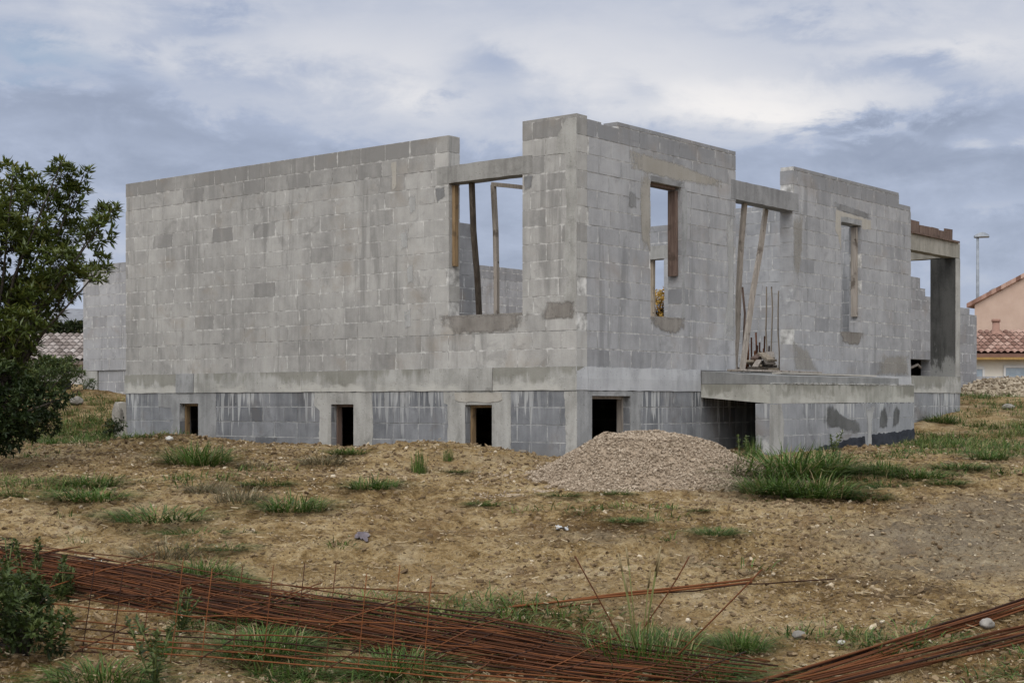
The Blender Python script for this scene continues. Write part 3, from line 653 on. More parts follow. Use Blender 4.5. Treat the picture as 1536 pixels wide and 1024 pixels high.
# grey crusher-run strip on the right, where vehicles turn
gx, gy = xy(4.4, 13.0)
dv = T.n('ShaderNodeVectorMath', operation='SUBTRACT', i_0=P, i_1=(gx, gy, 0)).outputs[0]
dv = T.n('ShaderNodeMapping', i_Vector=dv, i_Rotation=(0, 0, -math.atan2(-S1, C1)-.35), i_Scale=(.36, .75, 0)).outputs[0]
dd = T.n('ShaderNodeVectorMath', operation='LENGTH', i_0=dv).outputs['Value']
gm = T.math('SUBTRACT', 1.0, T.step(T.math('ADD', dd, T.math('MULTIPLY', T.math('SUBTRACT', n2, .5), 1.6)), .45, 1.15))
col = T.mix(T.math('MULTIPLY', gm, .6), col, T.mix(n3, (.13, .112, .09), (.28, .245, .20)))
h = T.math('ADD', T.math('MULTIPLY', n2, 1.2), T.math('ADD', n3, T.math('MULTIPLY', n4, .45)))
# browner soil towards the camera, with vignette dimming painted into its colour
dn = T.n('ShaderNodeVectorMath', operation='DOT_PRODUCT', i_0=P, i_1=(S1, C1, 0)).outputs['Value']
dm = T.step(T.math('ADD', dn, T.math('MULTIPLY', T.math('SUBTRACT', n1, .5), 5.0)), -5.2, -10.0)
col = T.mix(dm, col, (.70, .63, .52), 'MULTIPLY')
cl = T.noise(P, 26, 5, .75, .6); col = T.mix(T.math('MULTIPLY', T.step(cl, .54, .63), .75), col, (.055, .036, .018)); col = T.mix(T.math('MULTIPLY', T.step(cl, .43, .34), .55), col, (.40, .32, .215))
finish(T, b, col, T.math('ADD', h, T.math('MULTIPLY', cl, -1.0)), .06, 1.0, .95); b.inputs['Specular IOR Level'].default_value = .1
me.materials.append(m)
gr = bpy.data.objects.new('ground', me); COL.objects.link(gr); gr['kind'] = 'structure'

# ------------------------------------------------------------------ stones
def ico():
    t = (1+5**.5)/2
    v = np.array([(-1, t, 0), (1, t, 0), (-1, -t, 0), (1, -t, 0), (0, -1, t), (0, 1, t), (0, -1, -t), (0, 1, -t), (t, 0, -1), (t, 0, 1), (-t, 0, -1), (-t, 0, 1)], float)
    v /= np.linalg.norm(v[0])
    f = np.array([(0, 11, 5), (0, 5, 1), (0, 1, 7), (0, 7, 10), (0, 10, 11), (1, 5, 9), (5, 11, 4), (11, 10, 2), (10, 7, 6), (7, 1, 8), (3, 9, 4), (3, 4, 2), (3, 2, 6), (3, 6, 8), (3, 8, 9), (4, 9, 5), (2, 4, 11), (6, 2, 10), (8, 6, 7), (9, 8, 1)])
    return v, f
IV, IF = ico()
def stones(name, pts, sizes, mat, parent=None, origin=(0, 0, 0), flat=.6, tints=None):
    n = len(pts); v = np.repeat(IV[None], n, 0) * (1+rng.uniform(-.28, .28, (n, 12, 1)))
    sc = np.stack([rng.uniform(.75, 1.35, n), rng.uniform(.65, 1.1, n), rng.uniform(.45, .9, n)*flat/.6], -1)*sizes[:, None]
    v = v*sc[:, None]
    a = rng.uniform(0, 6.28, n); ca, sa = np.cos(a)[:, None], np.sin(a)[:, None]
    tl = rng.normal(0, .35, n)[:, None]
    x, y, z = v[..., 0], v[..., 1], v[..., 2]; z2 = z+x*tl
    v = np.stack([x*ca-y*sa, x*sa+y*ca, z2], -1) + (np.array(pts)-np.array(origin))[:, None]
    f = (IF[None]+(np.arange(n)*12)[:, None, None]).reshape(-1, 3)
    me = bpy.data.meshes.new(name); me.from_pydata(v.reshape(-1, 3).tolist(), [], f.tolist())
    t = np.ones((n, 12, 4), np.float32); t[..., 0] = (rng.random(n) if tints is None else tints)[:, None]
    at_ = me.attributes.new('tint', 'FLOAT_COLOR', 'POINT'); at_.data.foreach_set('color', t.ravel())
    me.materials.append(mat); o = bpy.data.objects.new(name, me); COL.objects.link(o)
    if parent: o.parent = parent
    else: o.location = origin
    return o
M['pebble'] = tint_mat('ground_stone', [(0, (.085, .055, .028)), (.6, (.21, .15, .085)), (.9, (.33, .26, .17)), (1, (.48, .41, .31))], .92, .5, 40)
M['gravel'] = tint_mat('pinkish_gravel', [(0, (.15, .112, .075)), (.5, (.285, .222, .160)), (1, (.40, .33, .255))], .92, .45, 40)
M['rubble'] = tint_mat('pale_rubble', [(0, (.12, .09, .06)), (.5, (.27, .22, .155)), (1, (.42, .36, .28))], .92, .5, 30)
pts, sz = [], []
while len(pts) < 26000:
    d = 8.3 + 15*random.random()**1.3; r = random.uniform(-.36, .36)*d
    w = .25 + 1.1*max(0, mn.noise(Vector((r*.7, d*.7, 20)))+.15) + (1.2 if 15.2 < d < 19 and -4.5 < r < 3 else 0) + (1.0 if d > 15 and r < -3 else 0)
    if random.random() > w: continue
    x, y = xy(r, d)
    if -.05 < x < 11.1 and -.05 < y < 8.6: continue
    if x > 2.9 and 8.5 < y < 14.2: continue
    s = min(.034, .0050*math.exp(abs(random.gauss(0, .58)))*max(1, d/13)**1.3)
    pts.append((x, y, ground(r, d)+s*.12)); sz.append(s)
nclod = 0
while nclod < 5200:
    d = 8.4 + 12*random.random()**1.2; r = random.uniform(-.36, .36)*d; x, y = xy(r, d)
    if -.05 < x < 11.1 and -.05 < y < 8.6 or random.random() > .15+1.2*max(0, mn.noise(Vector((r*.6, d*.9, 44)))+.2): continue
    s = random.uniform(.010, .026)*max(1, d/12); pts.append((x, y, ground(r, d)+s*.1)); sz.append(s); nclod += 1
tn = rng.random(len(pts)); tn[-nclod:] = rng.random(nclod)*.62
o = stones('loose_stones', pts, np.array(sz), M['pebble'], tints=tn); tag(o, 'small pale stones and clods strewn over the bare clay', 'gravel', kind='stuff')
# --- heap of gravel in front of the corner
def heap(name, r0, d0, hmax, rr, dr, n, smin, smax, mat, label, cat, prof, seed, tail=0):
    x0, y0 = xy(r0, d0); t = thing(name, (x0, y0, smooth_ground(r0, d0)), label, cat)
    def hz(r, d):
        q = math.hypot((r-r0)/rr, (d-d0)/dr) + .10*mn.noise(Vector((r*1.7, d*1.7, seed)))
        return hmax*prof(q, r-r0) + tail*math.exp(-((r-r0-rr*.95)/.62)**2-((d-d0+.05)/.75)**2) + tail*.35*math.exp(-((r-r0+rr*.3)/.8)**2-((d-d0+dr*.95)/.3)**2) + .03*mn.noise(Vector((r*4, d*4, seed+3)))
    N = 90; mb = MB(); v, f = [], []
    for j in range(N+1):
        for i in range(N+1):
            r = r0+rr*1.5*(2*i/N-1); d = d0+dr*1.5*(2*j/N-1); h = hz(r, d); x, y = xy(r, d)
            v.append((x, y, smooth_ground(r, d)+h-.03))
    for j in range(N):
        for i in range(N): k = j*(N+1)+i; f.append((k, k+1, k+N+2, k+N+1))
    mb.add(v, f, smooth=True); mb.build('heap_core', mat, t)
    pts, sz = [], []
    while len(pts) < n:
        r = r0+rr*1.6*random.uniform(-1, 1); d = d0+dr*1.6*random.uniform(-1, 1); h = hz(r, d)
        if h < .02 and random.random() > .10: continue
        s = smin*(smax/smin)**(random.random()**2.2); x, y = xy(r, d)
        pts.append((x, y, smooth_ground(r, d)+max(h, 0)+s*.1-.012)); sz.append(s)
    o = stones('stones', pts, np.array(sz), mat, t, tuple(t.location)); o['kind'] = 'stuff'
def prof_g(q, dr_):
    q = max(0, q); return max(0, 1-q**1.25)**1.0 if q > .35 else max(0, 1-.27-.0*q)+ (0 if q > .35 else .0)
def prof_cone(q, dr_):
    q = max(0, q); c = 1-math.sqrt(q*q+.03)+.17
    return max(0, min(c, .78)) if c > .12 else max(0, .12*math.exp((c-.12)/.12*1.0)*.999)-.0
heap('gravel_heap', 1.38, 16.0, .58, 1.10, 1.0, 26000, .0065, .0155, M['gravel'], 'rounded heap of pinkish beige gravel in front of the house corner', 'gravel heap', prof_cone, 1, .11)
heap('rubble_heap', 11.8, 32.5, .60, 3.6, 2.4, 7000, .018, .06, M['rubble'], 'low spread heap of pale rubble before the boundary wall at right', 'rubble heap', prof_cone, 4)

# ------------------------------------------------------------------ grass
GREEN = [(0, (.020, .038, .008)), (.35, (.050, .094, .015)), (.7, (.095, .155, .030)), (.9, (.18, .19, .06)), (1, (.27, .21, .11))]
M['grass'] = tint_mat('grass_blade', GREEN, .6, .0, trans=.25)
M['drygrass'] = tint_mat('dry_grass_blade', [(0, (.075, .06, .035)), (.5, (.16, .13, .075)), (.8, (.10, .12, .045)), (1, (.30, .25, .16))], .7, trans=.2)
M['bluegrass'] = tint_mat('grey_green_blade', [(0, (.035, .050, .028)), (.6, (.085, .115, .065)), (1, (.16, .17, .11))], .6, trans=.2)
def blades(mb, n, R, H, W, seed, lean=1.0, center=(0, 0, 0), zfun=None, tr=(0, 1)):
    rs = random.Random(seed)
    for i in range(n):
        a = rs.uniform(0, 6.283); q = R*math.sqrt(rs.random())*.6; x, y = q*math.cos(a), q*math.sin(a)
        h = H*rs.uniform(.3, 1.15)*(1-.35*q/max(R, 1e-6))*(1.25 if rs.random() < .1 else 1); a2 = a+rs.gauss(0, .7); out = lean*rs.uniform(.15, 1.0)*(R*.55)*(.5+q/max(R, 1e-6))
        w = W*rs.uniform(.6, 1.2); px, py = -math.sin(a2)*w/2, math.cos(a2)*w/2
        z0 = (zfun(x, y) if zfun else 0)-.01
        vs = []
        for t, ww in ((0, 1.0), (.4, .85), (.75, .55)):
            o = out*t**1.6; zz = h*(t-.28*t*t*min(1.6, out/max(h, .01)))
            for s in (-1, 1): vs.append((center[0]+x+o*math.cos(a2)+s*px*ww, center[1]+y+o*math.sin(a2)+s*py*ww, center[2]+z0+zz))
        o = out*1.12; vs.append((center[0]+x+o*math.cos(a2), center[1]+y+o*math.sin(a2), center[2]+z0+h*(1-.34*min(1.6, out/max(h, .01)))))
        t0 = tr[0]+(tr[1]-tr[0])*min(1, max(0, rs.gauss(.42, .22))); 
        if rs.random() < .08: t0 = 1.0
        mb.add(vs, [(0, 1, 3, 2), (2, 3, 5, 4), (4, 5, 6)], (t0, 0, 0))
TV = {}
def tuft_mesh(kind, k):
    if (kind, k) not in TV:
        mb = MB()
        if kind == 'low': blades(mb, 420, .5, .19, .012, 100+k, 2.1)
        elif kind == 'dense': blades(mb, 640, .5, .31, .012, 200+k, 1.9)
        elif kind == 'upright': blades(mb, 130, .32, .62, .014, 300+k, .7)
        elif kind == 'sprig': blades(mb, 30, .5, .30, .014, 400+k, 1.2)
        elif kind == 'dry': blades(mb, 330, .5, .26, .010, 500+k, 1.8)
        elif kind == 'seed':
            blades(mb, 620, .5, .33, .009, 600+k, 1.15)
            rs = random.Random(k)
            for i in range(7):
                a = rs.uniform(0, 6.28); h = rs.uniform(.35, .62); q = rs.uniform(.02, .22)
                p = [(q*.3*math.cos(a), q*.3*math.sin(a), 0), (q*.7*math.cos(a), q*.7*math.sin(a), h*.6), (q*1.2*math.cos(a), q*1.2*math.sin(a), h)]
                mb.tube(p, .0035, 3, (.9, 0, 0)); mb.tube([p[2], (q*1.5*math.cos(a), q*1.5*math.sin(a), h+.10)], .006, 4, (1.0, 0, 0))
        o = mb.build('grass_tuft', M['drygrass'] if kind == 'dry' else M['grass']); me = o.data; bpy.data.objects.remove(o); TV[(kind, k)] = me
        if kind == 'blue': pass
    return TV[(kind, k)]
def tuft(u, v, wpx, kind, label, hs=1.0, group='grass tufts on the bare ground', k=None):
    r, d = at(u, v); s = 1.62*wpx/F*d
    o = bpy.data.objects.new('grass_tuft', tuft_mesh(kind, (k if k is not None else random.randrange(2)))); COL.objects.link(o)
    x, y = xy(r, d); o.location = (x, y, ground(r, d)-.01); o.rotation_euler = (0, 0, random.uniform(0, 6.28)); o.scale = (s, s, s*hs)
    return tag(o, label, 'grass', group)
TU = [
 (297, 696, 92, 'dense', 'thick bright green tuft on the mound under the leftmost cellar opening', 1.0), (356, 676, 46, 'low', 'low grass strip against the wall right of the leftmost cellar opening', .6),
 (378, 700, 46, 'dry', 'greyish tuft on the earth mound between the two left cellar openings', 1.0), (484, 698, 66, 'dry', 'brownish grass on the slope before the second cellar opening', .9),
 (522, 683, 54, 'low', 'green grass growing at the sill of the second cellar opening', 1.1), (560, 734, 74, 'low', 'spreading green tuft below the earth mound in front of the second cellar opening', 1.2),
 (628, 709, 42, 'upright', 'upright green tuft on the earth mound left of the third cellar opening', 1.0), (672, 690, 28, 'upright', 'small spiky tuft beside the third cellar opening', .8), (686, 706, 44, 'low', 'thin tuft just below the small spiky one at the third cellar opening', .7),
 (84, 718, 62, 'low', 'flat dark tuft at far left in line with the house foot', .7), (140, 728, 84, 'low', 'green flat tuft left of the mound, upper of two', 1.0), (18, 742, 56, 'low', 'grass tuft cut by the left edge of the bare yard', .9), (136, 752, 106, 'low', 'broad bright tuft in the left yard, below another flat one', 1.0),
 (312, 738, 66, 'dry', 'sparse brownish tuft in the open yard below the big bright tuft', .9), (402, 725, 74, 'low', 'flat green tuft below the left mound, alone', .7), (360, 757, 78, 'dry', 'half dry bushy tuft with brown base in the left yard', 1.3), (442, 768, 98, 'low', 'dense dark green tuft right of the half dry one', 1.2),
 (238, 782, 128, 'low', 'widest sprawling green tuft in the left yard', .9), (290, 800, 90, 'low', 'green tuft overlapping the lower side of the widest sprawling one', .8), (360, 795, 66, 'low', 'thin flat tuft below the dense dark green one', .7), (94, 772, 50, 'sprig', 'few long blades of grass sprouting alone at left', .9), (122, 818, 46, 'sprig', 'small green sprig above the rusty bars at left', 1.0),
 (248, 832, 96, 'dry', 'dry grey tuft above the pile of rusty mesh', 1.0), (345, 826, 60, 'low', 'faint green tuft right of the dry grey one', .7), (306, 866, 84, 'dense', 'bright green tuft at the upper edge of the mesh pile', .9), (352, 886, 62, 'dense', 'second green tuft at the mesh edge, half covered by bars', .8), (232, 850, 46, 'low', 'small green tuft at the mesh edge, left of two larger', .8),
 (730, 757, 48, 'low', 'small isolated tuft in the middle of the yard', .9), (845, 748, 50, 'low', 'thin tuft left of the gravel heap foot', .6), (925, 743, 44, 'low', 'tiny tuft at the foot of the gravel heap', .7), (940, 787, 52, 'low', 'green tuft on bare clay below the gravel heap', .8), (1074, 806, 62, 'low', 'bright tuft on bare clay, right of centre yard', .9), (1014, 797, 36, 'low', 'tiny green tuft between two larger ones on bare clay', .7), (858, 776, 36, 'sprig', 'pale bluish sprig near the white rag', .7), (1046, 765, 32, 'low', 'tiny tuft under the right foot of the gravel heap', .7),
 (1112, 718, 112, 'dense', 'lush grass clump touching the right foot of the gravel heap', .85), (1190, 716, 150, 'dense', 'largest lush grass clump before the terrace', .8), (1226, 746, 112, 'dense', 'dark lush clump at the lower edge of the grass before the terrace', .75), (1162, 742, 104, 'dense', 'arching grass clump spilling onto the clay below the terrace', .75), (1240, 708, 90, 'dense', 'rough grass clump between the largest clump and the terrace wall', .85), (1232, 702, 44, 'upright', 'tall leafy weeds under the terrace wall', .9), (1130, 688, 40, 'upright', 'tall thin weed in front of the dark crawl space', 1.0),
 (1300, 748, 62, 'low', 'grass tuft right of the lush clumps, by itself on clay', 1.1), (1322, 712, 60, 'dense', 'mid sized clump under the right end of the terrace', 1.0), (1372, 716, 90, 'low', 'long flat bright tuft right of the terrace end', 1.0), (1330, 730, 64, 'low', 'brownish green tuft between clumps right of the terrace', .9), (1420, 728, 54, 'low', 'bright green tuft by the grey gravel patch, alone', .9), (1484, 690, 62, 'dense', 'tuft on the right edge slope below the rubble heap', .7), (1440, 704, 80, 'low', 'flat tuft on the right slope in front of the porch', .8), (1500, 732, 50, 'low', 'small tuft near the right edge of the yard', .8), (1410, 632, 44, 'dense', 'grass growing against the porch foundation', .9),
 (960, 1000, 165, 'seed', 'big foreground tuft with tall seed stalks beside the loose bars', 1.0), (1112, 976, 76, 'dense', 'bluish foreground tuft right of the seeding one', 1.1), (1010, 960, 90, 'low', 'low grass beside the big foreground tuft with seed stalks', 1.0), (1230, 934, 62, 'sprig', 'small spidery sprig above the right bundle of bars', .8), (1288, 968, 58, 'sprig', 'dry spidery tuft by pale stones above the right bundle', .8), (1494, 1004, 66, 'sprig', 'thin grass growing out under the right bundle of bars', .9),
 (395, 984, 130, 'dense', 'tall green tuft growing through the standing mesh', .8), (150, 1022, 150, 'dense', 'grey green tuft in the lower left corner under the mesh', .6), (595, 1018, 130, 'dense', 'green tuft at the bottom edge under the mesh pile', .8), (1040, 1020, 150, 'dense', 'green tuft at the bottom edge at the tip of the mesh pile', .5), (470, 1010, 90, 'low', 'grass under the lower bars of the standing mesh', .9), (250, 985, 70, 'upright', 'yellow green feathery weed behind the standing mesh', .7)]
for u, v, w, k, l, hs in TU: tuft(u, v, w, k, l, hs)
mb = MB(); cnt = 0
def gdens(r, d):
    n = mn.noise(Vector((r*.55, d*.55, 31))); n2 = mn.noise(Vector((r*1.7, d*1.7, 37)))
    q = .0
    if r > 3.2 and d > 15.5: q = .22+1.25*n
    if r < -1.5 and 12 < d < 17.5: q = max(q, -.05+.6*n)
    if r < -4.3 and d > 17: q = max(q, .12+1.3*n)
    if r < -4.6 and d > 20: q = max(q, .45+.9*n)
    if d < 10.5 and r < .8: q = max(q, .06+.8*n)
    if 11 < d < 17.5 and r < 2: q = max(q, .9*n-.08)
    if d < 9.6 and r > .5: q = max(q, .02+.6*n)
    return q+.25*n2-.12
while cnt < 2600:
    d = 8.4+23*random.random()**1.1; r = random.uniform(-.37, .37)*d
    if random.random() > gdens(r, d): continue
    x, y = xy(r, d)
    if -.1 < x < 11.2 and -.1 < y < 8.7: continue
    if x > 2.8 and 8.5 < y < 14.3: continue
    if x > 2.5 and x < 7.05 and y > -1.15: continue
    blades(mb, 18, random.uniform(.14, .36), random.uniform(.05, .12)*(1+.02*d), .011, cnt, 1.9, (x, y, ground(r, d)), tr=(0, .9) if random.random() < .75 else (.75, 1)); cnt += 1
tag(mb.build('sparse_grass', M['grass']), 'short thin grass coming up across the bare ground', 'grass', kind='stuff')

weed_extra = ((40, 880, 80, 'slender weed rising out of the dark corner bush', 21), (84, 905, 70, 'leafy weed at the right side of the dark corner bush', 22))
M['straw'] = tint_mat('dry_straw', [(0, (.05, .033, .018)), (.5, (.17, .12, .062)), (.85, (.31, .24, .145)), (1, (.42, .35, .24))], .8)
mb = MB(); cnt = 0
while cnt < 4200:
    d = 8.3+11*random.random()**1.1; r = random.uniform(-.36, .36)*d
    if random.random() > .2+1.3*max(0, mn.noise(Vector((r*.8, d*.8, 51)))+.15): continue
    x, y = xy(r, d)
    if -.05 < x < 11.1 and -.05 < y < 8.6: continue
    a = random.uniform(0, 3.14); L_ = random.uniform(.010, .045)*max(1, d/14); w = random.uniform(.002, .0042)*max(1, d/14); z = ground(r, d)+random.uniform(.004, .02); dz = random.uniform(-.012, .02)
    ca, sa = math.cos(a), math.sin(a); mb.add([(x-ca*L_-sa*w, y-sa*L_+ca*w, z), (x-ca*L_+sa*w, y-sa*L_-ca*w, z), (x+ca*L_+sa*w, y+sa*L_-ca*w, z+dz), (x+ca*L_-sa*w, y+sa*L_+ca*w, z+dz), (x-ca*L_, y-sa*L_, z+w*1.5), (x+ca*L_, y+sa*L_, z+dz+w*1.5)], [(0, 4, 5, 3), (4, 1, 2, 5)], (random.random(), 0, 0)); cnt += 1
tag(mb.build('straw_litter', M['straw']), 'bits of dead straw and stalks scattered over the clay', 'litter', kind='stuff')

# ------------------------------------------------------------------ trees and shrubs
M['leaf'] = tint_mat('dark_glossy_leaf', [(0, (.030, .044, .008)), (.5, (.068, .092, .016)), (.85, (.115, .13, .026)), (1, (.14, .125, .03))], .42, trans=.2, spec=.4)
M['leaf2'] = tint_mat('shrub_leaf', [(0, (.010, .018, .006)), (.5, (.024, .040, .011)), (1, (.06, .080, .02))], .5, trans=.2)
M['leaf3'] = tint_mat('light_shrub_leaf', [(0, (.03, .045, .016)), (.5, (.065, .095, .032)), (1, (.14, .16, .05))], .5, trans=.25)
M['leaf4'] = tint_mat('scrub_leaf', [(0, (.018, .028, .008)), (.5, (.045, .068, .017)), (1, (.105, .13, .035))], .55, trans=.2)
M['bark'] = plain_mat('bark', (.022, .018, .014), (.06, .05, .04), 18, .9, .006)
M['hedge'] = tint_mat('hedge_leaf', [(0, (.016, .024, .010)), (.6, (.035, .05, .018)), (1, (.07, .075, .025))], .6, trans=.2)
M['yellow'] = tint_mat('yellow_leaf', [(0, (.16, .09, .02)), (.5, (.34, .21, .05)), (1, (.50, .36, .10))], .7, trans=.2)
def leaf(mb, p, dirv, L, W, t, rs):
    d = dirv.normalized(); s = d.cross(Vector((0, 0, 1)));
    s = (s if s.length > .05 else Vector((1, 0, 0))).normalized()
    s = (s+Vector((0, 0, rs.uniform(-.7, .7)))).normalized(); n = s.cross(d).normalized()
    a = p + d*(L*.45) - n*(L*.05); e = p + d*L + n*(rs.uniform(-.25, .05)*L)
    mb.add([tuple(p), tuple(a+s*W), tuple(e), tuple(a-s*W), tuple(a-n*(W*.5))], [(0, 1, 4), (1, 2, 4), (4, 2, 3), (0, 4, 3)], (t, 0, 0))
def whorl(mb, p, axis, n, L, W, t, rs):
    ax = axis.normalized(); a = ax.cross(Vector((.3, .2, 1))).normalized(); b = ax.cross(a)
    for i in range(n):
        w = 6.283*i/n+rs.uniform(-.3, .3); k = rs.uniform(.2, 1.2)
        leaf(mb, p+ax*rs.uniform(-.035, .02), ax*k + a*math.cos(w)+b*math.sin(w), L*rs.uniform(.7, 1.15), W, min(1, max(0, t+rs.gauss(0, .16))), rs)
def woody(name, base, lobes, nw, label, cat, leafmat, L, W, nl, rt, seed, trunk=True, up=.5, group=None):
    """base: foot; lobes: (centre, radius, weight); crown of leaf whorls at twig ends"""
    rs = random.Random(seed); t = thing(name, base, label, cat, group); B = Vector(base)
    wood = MB(); fol = MB(); ends = []
    for c, R, w in lobes:
        c = Vector(c); mid = B.lerp(c, .5)+Vector((rs.uniform(-.12, .12), rs.uniform(-.12, .12), .12*(c-B).length)); 
        wood.tube([B+Vector((rs.uniform(-.05, .05), rs.uniform(-.05, .05), -.1)), B.lerp(mid, .5)+Vector((0, 0, .1)), mid, mid.lerp(c, .5), c], rt, 6, rads=[rt, rt*.8, rt*.55, rt*.38, rt*.22])
        for i in range(max(3, int(nw*w))):
            q = Vector((rs.gauss(0, 1), rs.gauss(0, 1), rs.gauss(0, 1))).normalized(); q = (q+Vector((0, 0, up*.5))).normalized()
            rad = R*(rs.uniform(.25, 1.0)**.6)*(1+.18*mn.noise(q*2.2+c)); p = c+Vector((q.x, q.y, q.z*.9))*rad
            if rs.random() < .45: 
                k = c+(p-c)*rs.uniform(.0, .35); wood.tube([k, k.lerp(p, .5)+Vector((0, 0, -.03)), p], rt*.09, 3, rads=[rt*.16, rt*.11, rt*.06])
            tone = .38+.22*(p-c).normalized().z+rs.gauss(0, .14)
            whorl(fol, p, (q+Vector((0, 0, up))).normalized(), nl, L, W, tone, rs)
    wood.build('trunk', M['bark'], t); fol.build('crown', M[leafmat], t)
    return t
def P3(u, v, d): r = (u-768)/F*d; x, y = xy(r, d); return (x, y, (HV-v)/F*d)
def lob(lst, d0, seed, spread=.5):
    rs = random.Random(seed); return [(P3(u, v, d0+rs.uniform(-spread, spread)), R/F*d0, R*R/2500.) for u, v, R in lst]
bx, by = xy(-6.2, 17.3)
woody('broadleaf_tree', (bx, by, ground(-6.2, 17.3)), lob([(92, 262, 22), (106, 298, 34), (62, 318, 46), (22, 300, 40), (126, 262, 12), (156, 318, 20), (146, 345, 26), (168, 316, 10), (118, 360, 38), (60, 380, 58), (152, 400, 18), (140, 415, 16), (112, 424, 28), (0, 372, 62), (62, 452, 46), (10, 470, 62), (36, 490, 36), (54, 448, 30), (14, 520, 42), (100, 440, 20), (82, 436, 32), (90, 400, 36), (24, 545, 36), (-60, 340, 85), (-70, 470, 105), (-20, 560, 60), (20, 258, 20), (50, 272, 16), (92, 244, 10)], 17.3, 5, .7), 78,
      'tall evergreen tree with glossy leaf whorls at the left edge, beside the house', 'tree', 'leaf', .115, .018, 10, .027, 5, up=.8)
bx, by = xy(-6.1, 16.6)
woody('dark_shrub', (bx, by, ground(-6.1, 16.6)), lob([(20, 615, 44), (62, 606, 30), (92, 598, 16), (34, 585, 24), (-10, 640, 50), (2, 570, 36), (44, 640, 28), (12, 655, 26), (76, 636, 16)], 16.6, 8, .4), 190, 'dark leafy shrub at the foot of the evergreen tree at left', 'shrub', 'leaf2', .075, .017, 8, .03, 8, up=.3)
r, d = at(70, 610); d = 25; bx, by = xy(-7.85, d)
woody('light_shrub', (bx, by, ground(-7.85, d)), lob([(68, 562, 18), (100, 558, 16), (45, 566, 16), (120, 562, 9)], d, 9, .4), 420, 'light green bush in front of the tiled low house at left', 'shrub', 'leaf3', .07, .014, 7, .02, 9)
bx, by = xy(-7.7, 26.2)
woody('grey_weed_bush', (bx, by, ground(-7.7, 26.2)), lob([(136, 574, 10), (128, 578, 8)], 26.2, 10, .2), 500, 'small grey green bush at the corner of the paler block wing', 'shrub', 'leaf3', .06, .010, 6, .012, 10)
bx, by = xy(-5.75, 21.3)
woody('small_dark_bush', (bx, by, ground(-5.75, 21.3)), lob([(172, 640, 16), (166, 655, 13)], 21.3, 11, .2), 420, 'small dark bush between the left house corner and the worn post', 'shrub', 'leaf2', .06, .013, 6, .012, 11)
bx, by = xy(-3.0, 9.15)
woody('foreground_bush', (bx, by, ground(-3.0, 9.15)), lob([(26, 918, 44), (-6, 965, 60), (66, 896, 22), (52, 948, 40), (-20, 910, 60), (94, 930, 18), (84, 960, 22), (30, 872, 20), (58, 880, 16), (0, 865, 26)], 9.15, 12, .35), 80, 'dark leafy bush in the lower left corner beside the rusty mesh', 'shrub', 'leaf4', .055, .013, 7, .014, 12)
def weed(u, v, hpx, label, seed, mat='leaf3', n=34, spread=.12):
    rs = random.Random(seed); r, d = at(u, v); x, y = xy(r, d); z = ground(r, d); h = hpx/F*d
    t = thing('tall_weed', (x, y, z), label, 'weed'); st = MB(); lf = MB()
    for k in range(4):
        top = Vector((x+rs.uniform(-spread, spread), y+rs.uniform(-spread, spread), z+h*rs.uniform(.7, 1))); b0 = Vector((x, y, z-.03)); md = b0.lerp(top, .5)+Vector((rs.uniform(-.03, .03), rs.uniform(-.03, .03), 0))
        st.tube([b0, md, top], .005, 4, (.8, 0, 0))
        for i in range(n):
            q = rs.random()**.8; p = b0.lerp(md, q*2) if q < .5 else md.lerp(top, q*2-1)
            leaf(lf, p, Vector((rs.uniform(-1, 1), rs.uniform(-1, 1), rs.uniform(.0, .9))), rs.uniform(.04, .085)*(1.15-.6*q), .011, min(1, max(0, rs.gauss(.5, .25))), rs)
    st.build('stem', M['leaf3'], t); lf.build('foliage', M[mat], t)
weed(8, 905, 110, 'tall weed by the left edge above the dark leafy bush', 1, 'leaf2'); weed(105, 900, 56, 'yellow green weed at the left tips of the rusty bars', 2); weed(60, 905, 60, 'bushy weed between the dark corner bush and the bars', 3, 'leaf3', 40)
weed(232, 1030, 110, 'feathery weed standing before the mesh near the bottom edge', 4, 'leaf3', 60, .2); weed(1112, 700, 46, 'weed stalk at the mouth of the crawl space', 5); weed(1250, 690, 44, 'leafy weed against the tarred foot of the terrace wall', 6); weed(270, 950, 70, 'pale weed behind the mesh, left of the tall green tuft', 7, 'leaf3', 40)

for u_, v_, h_, l_, s_ in weed_extra: weed(u_, v_, h_, l_, s_, 'leaf4', 44, .1)

# ------------------------------------------------------------------ rusty mesh and bars
def sheet(name, origin, adir, bdir, nl, ls, nc, cs, ov, rad, label, group, wav=.012, zf=None, seed=0, side=.1):
    """welded mesh: nl long wires spaced ls along bdir, nc cross wires spaced cs along adir"""
    rs = random.Random(seed); A, Bv, O = Vector(adir), Vector(bdir), Vector(origin); L = (nc-1)*cs+2*ov; Wd = (nl-1)*ls
    mb = MB()
    def pos(s, t):
        p = O+A*s+Bv*t
        w = mn.noise(Vector((s*.5+seed*3, t*1.3, seed)))*.05+mn.noise(Vector((s*1.7, t*2+seed, 4)))*wav
        p.z += w
        return zf(p) if zf else p
    for i in range(nl):
        a, b2 = -ov+rs.uniform(-side, side)*2, L-ov+rs.uniform(-side, side)
        mb.tube([pos(a+(b2-a)*k/14, i*ls+rs.uniform(-.008, .008)) for k in range(15)], rad*rs.uniform(.85, 1.1), 4, (rs.random(), 0, 0))
    for j in range(nc):
        s = j*cs; e = .06+rs.uniform(0, side)*.5
        mb.tube([pos(s, -e+(Wd+2*e)*k/4)+Vector((0, 0, rad*1.6)) for k in range(5)], rad*.9, 4, (rs.random(), 0, 0))
    o = mb.build(name, M['rust'], None, tuple(O)); return tag(o, label, 'rebar mesh', group)
AD = Vector((.849, -.529)); BD = Vector((.529, .849))
def W2(r, d): return Vector((*xy(r, d), 0))
